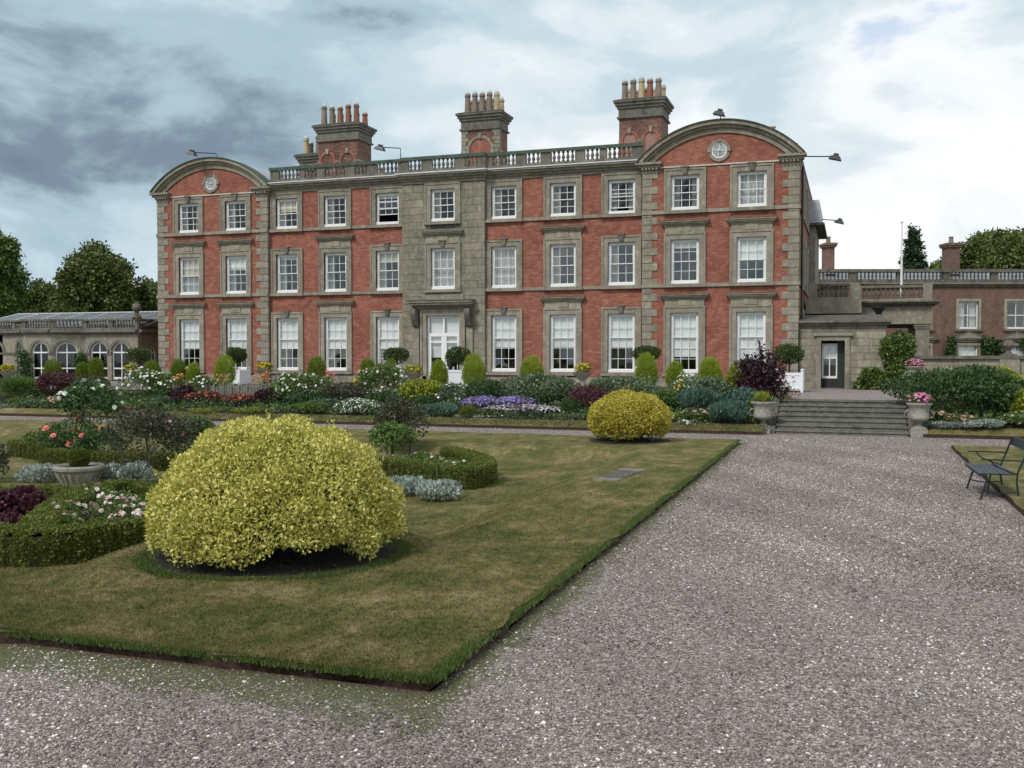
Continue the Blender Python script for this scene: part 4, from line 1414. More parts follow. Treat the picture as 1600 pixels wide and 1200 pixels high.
# intersect the cant lines with the pixel columns of their corners
def cant(P, d, px):
    dr = ray(px, 560)
    A = np.array([[d[0], -dr[0]], [d[1], -dr[1]]])
    s_, t_ = np.linalg.solve(A, np.array([0 - (P[0] + oxr), 0 - (P[1] + OY)]))
    return (P[0] + d[0] * s_, P[1] + d[1] * s_)
Pa = (xr1, 0.0)
Pb = cant(Pa, (-c30, -s30), 80)
Pc = (lx(38, OY + Pb[1]), Pb[1])
Pd = (Pc[0] - (Pa[0] - Pb[0]), 0.0)
Pe = (Pd[0] - 9.0, 0.0)
w_a = 1.18
def rel(px, P0, P1):
    """distance along P0->P1 at which the pixel column px is seen"""
    O, u, _, Ln = seg_frame(P0, P1)
    q = cant(O, u, px)
    return float((np.array(q) - O) @ u)
# walls run from left to right so that the outside faces the garden
arch_wall(Pa, (0, 0), [(rel(154, Pa, (0, 0)), w_a), (rel(188, Pa, (0, 0)), w_a)])
arch_wall(Pb, Pa, [(rel(104, Pb, Pa), w_a)])
arch_wall(Pc, Pb, [(rel(62, Pc, Pb), w_a)])
lcant = np.hypot(Pd[0] - Pc[0], Pd[1] - Pc[1])
arch_wall(Pd, Pc, [(lcant * .5, w_a)])
arch_wall(Pe, Pd, [(9.0 - 1.5, w_a), (9.0 - 3.8, w_a)])
arch_wall((0, 0), (0, 6.0), [(1.25, .62)])
MB().box(Pe[0], Pe[0] + .1, 0, 6.0, 0, OTOP).box(Pe[0], -.05, 5.8, 6.0, 0, OTOP).box(Pe[0], -.05, 3.0, 3.05, 0, OTOP).build('back_wall', M['interior'], orang)
MB().add([(*Pe, OTOP + .02), (*Pd, OTOP + .02), (*Pc, OTOP + .02), (*Pb, OTOP + .02), (*Pa, OTOP + .02), (0, 0, OTOP + .02), (0, 6, OTOP + .02), (Pe[0], 6, OTOP + .02)], [tuple(range(8))]).build('ceiling', M['lead'], orang)
# glazed roof: ridge above the balustrade
RZ = OTOP + 1.32
rx0, rx1 = lx(30, OY + 3), .25
MB().add([(rx0 - 1.6, .35, OTOP + .45), (rx1, .35, OTOP + .45), (rx1, 3.0, RZ), (rx0, 3.0, RZ), (rx1, 5.8, OTOP + .4), (rx0 - 1.6, 5.8, OTOP + .4)], [(0, 1, 2, 3), (3, 2, 4, 5), (0, 3, 5), (1, 4, 2)]).build('roof', M['glaze_roof'], orang)
g = MB()
n = 34
for k in range(n + 1):
    a = k / n
    g.tube([(rx0 - 1.6 * (1 - 0) + (rx1 - rx0 + 1.6) * a, .35, OTOP + .47), (rx0 + (rx1 - rx0) * a, 3.0, RZ + .02)], .04 if k % 5 == 0 else .018, 4)
g.build('roof_bars', plain('pale_glazing_bar', (.42, .45, .47), .5, .1), orang)
MB().box(rx0, rx1, 2.9, 3.1, RZ, RZ + .06).build('ridge', plain('pale_ridge', (.55, .57, .58), .5, .1), orang)
MB().prism([(.02, OTOP), (.02, OTOP + .01), (0.3, RZ)], 0, .1)
# ball finial on the corner pier
fin = MB().lathe([(.26, 0), (.26, .12), (.12, .2), (.10, .34), (.16, .40), (.24, .52), (.26, .66), (.20, .78), (.08, .86), (.03, .9)], (-.15, .1, OTOP + .84), 12)
fin.build('finial', M['stone_dark'], orang, True)

# ============================================================ ENTRANCE BLOCK beside the house (stone, with a tall doorway)
SBX0, SBX1, SBY = -2.08, x_on(1384, 43.75), 43.75
sb = thing('entrance_block', 'single storey grey stone block with a deep doorway beside the house', 'building', (SBX0, SBY, TZ))
SW = SBX1 - SBX0
def zl(py, Y, px=1320):
    return float(at_y(px, py, Y)[2]) - TZ
zc = zl(513, SBY)                         # under the cornice
dx0, dx1 = x_on(1283, SBY) - SBX0, x_on(1320, SBY) - SBX0
dzt = zl(532, SBY)
g = MB()
wall_holes(g, .02, SW, 0, zc, [(dx0, dx1, 0.03, dzt)], .02, .55)
g.quad((SW, .02, 0), (SW, 5.5, 0), (SW, 5.5, zc), (SW, .02, zc))
g.build('wall', M['stone_dark'], sb)
z, k = 0.0, 0
rb = random.Random(5)
while z < zc - .05:
    h = min(.30, zc - z)
    x = .03
    cuts = [.03]
    while x < SW - .25:
        x += rb.uniform(.42, .72)
        cuts.append(min(x, SW))
    if cuts[-1] < SW:
        cuts[-1] = SW
    for a, b in zip(cuts[:-1], cuts[1:]):
        segs = [(a, b)]
        if z < dzt:
            segs = [q for s_ in segs for q in ((s_[0], min(s_[1], dx0)), (max(s_[0], dx1), s_[1])) if q[1] - q[0] > .04]
        for p, q in segs:
            block('ashlar_block', sb, p + .006, q - .006, rb.uniform(-.012, .004), .06, z + .006, z + h - .006, M['stone_pale'] if rb.random() < .45 else M['stone_centre'])
    z += h
g = MB()
for d, a, b in ((.04, 0, .12), (.12, .12, .24), (.24, .24, .34)):
    g.box(-.0, SW + d, -d, .3, zc + a, zc + b - .002).box(SW, SW + d, .3, 5.5, zc + a, zc + b - .002)
g.build('cornice', M['stone_dark'], sb)
MB().add([(0.02, -.1, zc + .34), (SW + .1, -.1, zc + .34), (SW + .1, 5.5, zc + .34), (.02, 5.5, zc + .34), (.02, 1.6, zc + .62), (SW - .2, 1.6, zc + .62), (SW - .2, 5.5, zc + .62), (.02, 5.5, zc + .62)], [(0, 1, 5, 4), (1, 2, 6, 5), (4, 5, 6, 7)]).build('roof', M['stone_dark'], sb)
g = MB().box(dx0 - .2, dx0, -.07, .3, 0, dzt + .2).box(dx1, dx1 + .2, -.07, .3, 0, dzt + .2).box(dx0, dx1, -.07, .3, dzt, dzt + .2)
g.build('door_surround', M['stone'], sb)
MB().box(dx0 - .3, dx1 + .3, -.14, .1, dzt + .2, dzt + .3).build('door_hood', M['stone'], sb)
wx1 = dx0 + (dx1 - dx0) * .70
g = MB()
for a, b in ((dx0 + .02, dx0 + .09), (wx1 - .07, wx1), ((dx0 + wx1) / 2 - .02, (dx0 + wx1) / 2 + .02)):
    g.box(a, b, .40, .46, .42, dzt - .12)
for a, b in ((.42, .52), (dzt - .2, dzt - .12), (1.25, 1.30)):
    g.box(dx0 + .02, wx1, .395, .455, a, b)
dw = g.build('sash_window', M['white'], sb)
for a, b in ((dx0 + .09, (dx0 + wx1) / 2), ((dx0 + wx1) / 2, wx1 - .07)):
    for za, zb in ((.52, 1.25), (1.3, dzt - .2)):
        link('pane', pane_me, dw, ((a + b) / 2, .43, (za + zb) / 2), (0, 0, 0), (b - a, .004, zb - za))
MB().box(dx0 + .04, wx1 - .03, .47, .475, 1.28, dzt - .15).build('blind', M['blind'], dw)
MB().box(wx1 - .02, dx1 + .1, .38, .46, 0, dzt).build('door_leaf', plain('dark_green_door', (.02, .03, .02), .5, .2), sb)
MB().box(dx0, wx1, .36, .5, .02, .42).build('threshold_panel', M['interior'], sb)
MB().box(dx0, dx1, .6, .7, 0, dzt).build('inner_wall', M['interior'], sb)

# taller part behind with a balustrade, and the columned loggia
LGY = 50.0
lgx0, lgx1 = -2.0, x_on(1456, LGY)
lg = thing('loggia', 'stone loggia with square column and balustraded flat roof behind the entrance block', 'loggia', (lgx0, LGY, TZ))
W2 = lgx1 - lgx0
zb_, zt_ = zl(506, LGY, 1430), zl(478, LGY, 1430)
lm = x_on(1338, LGY - .6) - lgx0
MB().box(0, lm + 1.0, .9, 7.5, 0, zt_).build('rear_wall', M['stone_dark'], lg)
MB().box(0, W2, 0, 7.5, zb_, zt_).build('entablature', M['stone_pale'], lg)
MB().box(0.02, W2 - .02, .1, 7.4, zb_ - .02, zb_ - .001).build('soffit', M['red_stone'], lg)
g = MB()
for d, a, b in ((.10, 0, .08), (.24, .08, .17), (.34, .17, .24)):
    g.box(0, W2 + d, -d, 7.5, zt_ + a, zt_ + b - .002)
g.build('cornice', M['stone_dark'], lg)
for cx, cy in ((W2 - .42, .42), (W2 - .42, 5.0)):
    g = MB().box(cx - .36, cx + .36, cy - .36, cy + .36, 0, .25).box(cx - .30, cx + .30, cy - .30, cy + .30, .25, zb_ - .22).box(cx - .34, cx + .34, cy - .34, cy + .34, zb_ - .22, zb_ - .12).box(cx - .38, cx + .38, cy - .38, cy + .38, zb_ - .12, zb_)
    g.build('column', M['stone'], lg)
def rail_run(parent, x0, x1, y, z0, zh, mat=M['stone'], pitch=.21, sc=1.0, piers=()):
    MB().box(x0, x1, y - .13, y + .13, z0, z0 + .12).build('balustrade_base', mat, parent)
    MB().box(x0, x1, y - .14, y + .14, z0 + zh - .12, z0 + zh).build('balustrade_rail', M['stone_dark'], parent)
    a = x0 + .2
    while a < x1 - .1:
        if not any(p - .3 < a < p + .3 for p in piers):
            link('baluster', bal_me, parent, (a, y, z0 + .12), (0, 0, 0), (1, 1, (zh - .24) / .45))
        a += pitch
    for p in piers:
        block('balustrade_pier', parent, p - .2, p + .2, y - .16, y + .16, z0, z0 + zh + .03, mat)
rail_run(lg, .1, W2, .25, zt_ + .24, .75, piers=(lm, W2 - .2))
rail_run(lg, .1, lm, -.9, zt_ + .30, .75, piers=(.3, lm - .1))
MB().box(0, lm + .2, -1.2, .9, zt_ - .35, zt_ + .30).build('upper_block', M['stone_pale'], lg)
fp = at_y(1408, 470, LGY + .8)
t = thing('flagpole', 'slim white flagpole standing on the loggia roof', 'flagpole', (float(fp[0]), LGY + .8, TZ + zt_ + .2))
ph = float(at_y(1408, 349, LGY + .8)[2]) - (TZ + zt_ + .2)
MB().lathe([(.055, 0), (.05, ph * .5), (.03, ph)], seg=8).build('pole', M['white'], t)
MB().lathe([(.02, 0), (.06, .04), (.06, .1), (.02, .14)], (0, 0, ph), 8).build('truck', M['white'], t)
# small urn planter on the entrance block parapet
up_ = at_y(1373, 482, 47.0)
t = thing('parapet_bowl', 'small dark metal bowl on the parapet above the entrance block', 'bowl', (float(up_[0]), 47.0, TZ + zc + .60))
MB().lathe([(.06, 0), (.10, .04), (.16, .2), (.30, .36), (.34, .40), (.30, .40)], seg=12).build('bowl', M['iron'], t, True)

# ============================================================ SERVICE WING (parallel to the picture, beyond the court)
SD = 62.0
base = CAM + np.array([FW[0], FW[1], 0]) / math.hypot(FW[0], FW[1]) * SD
sw = thing('service_wing', 'long two storey red sandstone wing with balustrade beyond the loggia', 'building', (float(base[0]), float(base[1]), TZ), YAW)
KX = SD / F_PX
def sx(px):
    return (px - 800) * KX
def sz(py):
    return CAM_Z - (py - 553.1) * KX - TZ
zr = sz(449)
wx = [1437, 1512, 1587, 1662]
hol = [(sx(p) - .62, sx(p) + .62, sz(514), sz(471)) for p in wx] + [(sx(p) - .62, sx(p) + .62, .55, sz(540)) for p in wx]
g = MB()
wall_holes(g, sx(1240), sx(1740), 0, zr, hol, 0, .25)
g.build('wall', M['red_stone'], sw)
MB().box(sx(1240), sx(1740), 2.0, 8.0, 0, zr - .05).build('inner_wall', M['interior'], sw)
g = MB()
for d, a, b in ((.06, 0, .10), (.16, .10, .20)):
    g.box(sx(1240), sx(1740), -d, .3, zr + a, zr + b - .002)
g.build('cornice', M['stone_dark'], sw)
MB().box(sx(1240), sx(1740), -.22, .3, zr + .20, zr + .26).build('cornice_capping', M['stone_pale'], sw)
MB().box(sx(1240), sx(1740), -.05, .3, zr + .26, sz(437)).build('parapet_base', M['stone_dark'], sw)
bz0, bz1 = sz(437), sz(426)
MB().box(sx(1240), sx(1740), -.12, .3, bz1, sz(421)).build('parapet_rail', M['stone_dark'], sw)
piers = [1331, 1405, 1477, 1552, 1625]
x = sx(1262)
while x < sx(1604):
    if not any(abs(x - sx(p)) < .30 for p in piers):
        link('baluster', bal_me, sw, (x, .08, bz0), (0, 0, 0), (.85, .85, (bz1 - bz0) / .45))
    x += .235
for p in piers:
    block('parapet_pier', sw, sx(p) - .22, sx(p) + .22, -.04, .2, bz0, bz1, M['stone_dark'])
MB().add([(sx(1240), .9, zr + .3), (sx(1740), .9, zr + .3), (sx(1740), 6, sz(411)), (sx(1240), 6, sz(411)), (sx(1740), 11, zr + .3), (sx(1240), 11, zr + .3)], [(0, 1, 2, 3), (3, 2, 4, 5)]).build('roof', M['slate'], sw)
MB().box(sx(1240), sx(1740), 5.9, 6.1, sz(411), sz(410)).build('ridge', M['lead'], sw)
def sash4(p, z0, z1, blindf, cur):
    c = sx(p)
    g = MB()
    for a, b in ((c - .62, c - .54), (c + .54, c + .62), (c - .02, c + .02)):
        g.box(a, b, .10, .16, z0, z1)
    for a, b in ((z0, z0 + .12), (z1 - .07, z1), ((z0 + z1) / 2 - .025, (z0 + z1) / 2 + .025)):
        g.box(c - .6, c + .6, .095, .155, a, b)
    o = g.build('sash_window', M['white'], sw)
    zm = (z0 + z1) / 2
    for a, b in ((c - .54, c - .02), (c + .02, c + .54)):
        for za, zb in ((z0 + .12, zm), (zm, z1 - .07)):
            link('pane', pane_me, o, ((a + b) / 2, .13, (za + zb) / 2), (0, 0, R(random.uniform(-.6, .6))), (b - a, .004, zb - za))
    if blindf:
        MB().box(c - .54, c + .54, .2, .205, z1 - (z1 - z0) * blindf, z1 - .05).build('blind', M['blind'], o)
    if cur:
        for a, b in ((c - .54, c - .16), (c + .16, c + .54)):
            MB().box(a, b, .26, .3, z0 + .1, z1).build('curtain', M['curtain'], o)
    q = MB().box(c - .78, c - .62, -.04, .1, z0, z1 + .16).box(c + .62, c + .78, -.04, .1, z0, z1 + .16).box(c - .62, c + .62, -.04, .1, z1, z1 + .16)
    q.build('window_surround', M['stone_pale'], sw)
    MB().box(c - .85, c + .85, -.1, .1, z0 - .14, z0 - .01).build('window_sill', M['stone_dark'], sw)
for p in wx:
    sash4(p, sz(514), sz(471), 0, p != 1587)
    sash4(p, .55, sz(540), .7, False)
    c, z = sx(p), sz(540) + .22
    q = MB().prism([(c - 1.15, z + .14), (c + 1.15, z + .14), (c + 1.15, z + .22), (c, z + .68), (c - 1.15, z + .22)], -.16, .05)
    q.build('window_pediment', M['stone_dark'], sw)
    MB().prism([(c - .8, z + .23), (c + .8, z + .23), (c, z + .55)], -.19, -.15).build('pediment_panel', M['stone'], sw)
    MB().box(c - .9, c + .9, -.06, .05, z, z + .139).build('pediment_frieze', M['stone_pale'], sw)
for p in (1328, 1533):
    w = .54 if p == 1328 else .78
    z1 = sz(376)
    st = MB().box(sx(p) - w / 2, sx(p) + w / 2, 4.0, 5.0, zr + .3, z1).box(sx(p) - w / 2 - .1, sx(p) + w / 2 + .1, 3.9, 5.1, z1, z1 + .12).box(sx(p) - w / 2 - .15, sx(p) + w / 2 + .15, 3.85, 5.15, z1 + .12, z1 + .28).build('chimney', M['red_stone'], sw)
    link('chimney_pot', pots[2], st, (sx(p), 4.5, z1 + .27), (0, 0, 0), (1, 1, .5))
    MB().box(sx(p) - w / 2 - .15, sx(p) + w / 2 + .15, 3.7, 3.98, sz(421), sz(418)).build('lead_apron', M['lead'], st)

# garden wall between the beds and the court, with ball finials
gw = thing('garden_wall', 'long pale stone garden wall with dark flat coping beyond the loggia', 'wall', (2.0, 46.0, TZ))
gx0, gx1 = x_on(1404, 46) - 2.0, 16.0
gt = zl(557, 46, 1500)
z, k = 0.0, 0
rb = random.Random(9)
MB().box(gx0, gx1, .04, .35, 0, gt - .1).build('core', M['stone_dark'], gw)
while z < gt - .12:
    h = min(.32, gt - .1 - z)
    x = gx0 + (rb.uniform(0, .4) if k % 2 else 0)
    while x < gx1 - .3:
        w = rb.uniform(.6, 1.0)
        block('ashlar_block', gw, x + .006, min(x + w, gx1) - .006, rb.uniform(-.01, .01), .05, z + .006, z + h - .006, M['stone_pale'])
        x += w
    z += h
    k += 1
MB().box(gx0 - .05, gx1, -.12, .45, gt - .1, gt + .03).build('coping', M['stone_dark'], gw)
for p in (1577,):
    fx = x_on(p, 46) - 2.0
    MB().box(fx - .38, fx + .38, -.10, .40, 0, gt - .1).build('pier', M['stone'], gw)
    f = MB().box(fx - .3, fx + .3, -.1, .5, gt + .03, gt + .10).lathe([(.2, .1), (.09, .2), (.08, .28), (.15, .32), (.24, .46), (.2, .62), (.08, .7)], (fx, .2, gt), 12)
    f.build('finial', M['stone_dark'], gw)
# lower retaining wall at the far end
t = thing('retaining_wall', 'low pale stone retaining wall half hidden behind the large shrub', 'wall', (6.4, 41.0, TZ))
for k in range(3):
    for j in range(7):
        block('ashlar_block', t, j * 1.0 + (.4 if k % 2 else 0) + .006, j * 1.0 + (.4 if k % 2 else 0) + .994, random.uniform(-.01, .01), .4, k * .3 + .004, k * .3 + .296, M['stone_pale'])
MB().box(-.05, 7.5, -.1, .5, .9, 1.02).build('coping', M['stone_dark'], t)

# ============================================================ TREES
def crown(t, name, lobes, n, ln, mat, zmin=0, inner=.25, up=0.0, out=.35):
    P, Nn = shell(int(n * 2.2), lobes, inner * 1.25, zmin)
    P = P + RNG.normal(0, ln * .32, P.shape)
    return leaves(name, P, Nn, ln * .62, ln * .36, mat, t, up, out, 1.1)
def trunk(t, h, r, limbs, mat=M['bark']):
    g = MB().tube([(0, 0, -.3), (.05, 0, h * .3), (-.05, .05, h * .6), (0, 0, h)], [r * 1.3, r, r * .8, r * .45], 9)
    for a, e, l, z in limbs:
        d = Vector((math.cos(a) * math.cos(e), math.sin(a) * math.cos(e), math.sin(e)))
        p = Vector((0, 0, z))
        g.tube([p, p + d * l * .5 + Vector((0, 0, .1 * l)), p + d * l + Vector((0, 0, .3 * l))], [r * .5, r * .33, r * .12], 6)
    return g.build('trunk', mat, t)
def broad_tree(px0, px1, ytop, Y, label, key, n, k=26, ls=.55, group='trees beyond the house', ybase=None):
    xm = (px0 + px1) / 2
    top = at_y(xm, ytop, Y)
    D = depth(top)
    w = (px1 - px0) * D / F_PX
    h = float(top[2]) - .9
    t = thing('broadleaf_tree', label, 'tree', (float(top[0]), Y, .9), 0, group)
    trunk(t, h * .6, w * .035 + .12, [(a, random.uniform(.4, .9), w * .35, h * random.uniform(.25, .5)) for a in np.linspace(0, 5.4, 8)])
    Ls = []
    for _ in range(k):
        a, e = random.uniform(0, 2 * math.pi), random.uniform(-.5, 1.0)
        c = math.sqrt(max(0, 1 - e * e))
        s = random.uniform(.055, .15)
        q = random.uniform(.55, 1.10)
        Ls.append(((math.cos(a) * c * w * .38 * q, math.sin(a) * c * w * .34 * q, h * (.55 + .33 * e * q)), (w * s, w * s, h * s * .72)))
    Ls.append(((0, 0, h * .50), (w * .22, w * .22, h * .22)))
    crown(t, 'crown', Ls, n, ls, L[key], h * .12, .3)
    return t
broad_tree(74, 224, 366, 84, 'broad rounded oak rising behind the glazed orangery roof', 'oak', 18000, 84, .62)
broad_tree(186, 280, 414, 88, 'lower tree between the round oak and the brick house', 'oak', 5500, 34, .6)
broad_tree(28, 110, 425, 92, 'low spreading tree between the tall tree and the round oak', 'oak', 6500, 34, .6)
broad_tree(-75, 40, 334, 80, 'tall dark tree rising at the far end of the orangery', 'mid', 11000, 56, .6)
broad_tree(-30, 70, 450, 98, 'dark understorey tree low behind the orangery ridge', 'dark', 5000, 16, .7)
# cedar-like crown right, conifer beside the flagpole
def conifer(px, ytop, Y, wpx, label):
    top = at_y(px, ytop, Y)
    D = depth(top)
    h, w = float(top[2]) - .9, wpx * D / F_PX
    t = thing('conifer', label, 'tree', (float(top[0]), Y, .9), 0, 'trees beyond the house')
    trunk(t, h * .95, .35, [])
    Ls = []
    for k in range(26):
        z = h * (.30 + .68 * k / 26)
        rr = w * .5 * (1 - (k / 26) ** 1.6) + .25
        a = k * 2.4
        Ls.append(((math.cos(a) * rr * .55, math.sin(a) * rr * .55, z), (rr * .62, rr * .62, h * .035)))
    crown(t, 'crown', Ls, 9000, .55, L['conifer'], 0, .35, -.1, .5)
conifer(1428, 351, 110, 46, 'dark narrow conifer standing just beside the flagpole')
def spreading(px0, px1, ytop, Y, label, key='oak', flat=.45):
    xm = (px0 + px1) / 2
    top = at_y(xm, ytop, Y)
    D = depth(top)
    h, w = float(top[2]) - .9, (px1 - px0) * D / F_PX
    t = thing('broadleaf_tree', label, 'tree', (float(top[0]), Y, .9), 0, 'trees beyond the house')
    trunk(t, h * .7, .6, [(a, .5, w * .3, h * .4) for a in np.linspace(0, 5.2, 7)])
    Ls = []
    for _ in range(52):
        a, q = random.uniform(0, 2 * math.pi), math.sqrt(random.random())
        zz_ = math.sqrt(max(0, 1 - q * q))
        s = random.uniform(.06, .13)
        Ls.append(((math.cos(a) * q * w * .42, math.sin(a) * q * w * .35, h * (.52 + .40 * zz_)), (w * s, w * s, h * s * .62)))
    crown(t, 'crown', Ls, 13000, .62, L[key], h * .2, .3)
spreading(1462, 1700, 354, 120, 'wide domed dark green tree above the wing roof by the chimney', 'oak')
spreading(1440, 1520, 402, 126, 'low tree mass between the conifer and the wide domed tree', 'mid')

# ============================================================ PLANTS
def plant(name, label, cat, x0, x1, ytop, Y, key, n, ln, wd=None, fl=None, nf=0, fr=.04, zbase=None, up=.3, out=.6, wild=.8,
          k=8, lob=.5, inner=.22, group=None, dmax=1.5, flay=1, ftop=False, fname='blossom', asp=1.0, hmin=.12, stems=True, fz=0.0):
    xm = (x0 + x1) / 2
    top = at_y(xm, ytop, Y)
    D = depth(top)
    w = (x1 - x0) * D / F_PX
    zb = bed_z(Y) - .04 if zbase is None else zbase
    h = max(hmin, float(top[2]) - zb)
    t = thing(name, label, cat, (float(top[0]), Y, zb), 0, group)
    d = min(w, dmax) * asp
    Ls = lobes_for(w, d, h, k, lob)
    P, Nn = shell(n, Ls, inner, 0.0)
    leaves('foliage', P, Nn, ln, wd or ln * .5, L[key], t, up, out, wild)
    if stems:
        g = MB()
        for _ in range(5):
            a, r_ = random.uniform(0, 6.28), random.uniform(.05, .3)
            g.tube([(math.cos(a) * w * .06, math.sin(a) * d * .06, -.03), (math.cos(a) * w * r_, math.sin(a) * d * r_, h * .7)], [.014, .007], 5)
        g.build('stem', M['stem'], t)
    if fl:
        P, Nn = shell(nf * 2, Ls, .05, h * (.55 if ftop else .2), .6 if ftop else .25)
        P, Nn = P[:nf], Nn[:nf]
        P = P + Nn * ln * .55 + np.array([0, 0, fz])
        o = flowers(fname, P, Nn, fr, L[fl], t, .4, flay)
        stuff(o)
    return t
B = dict
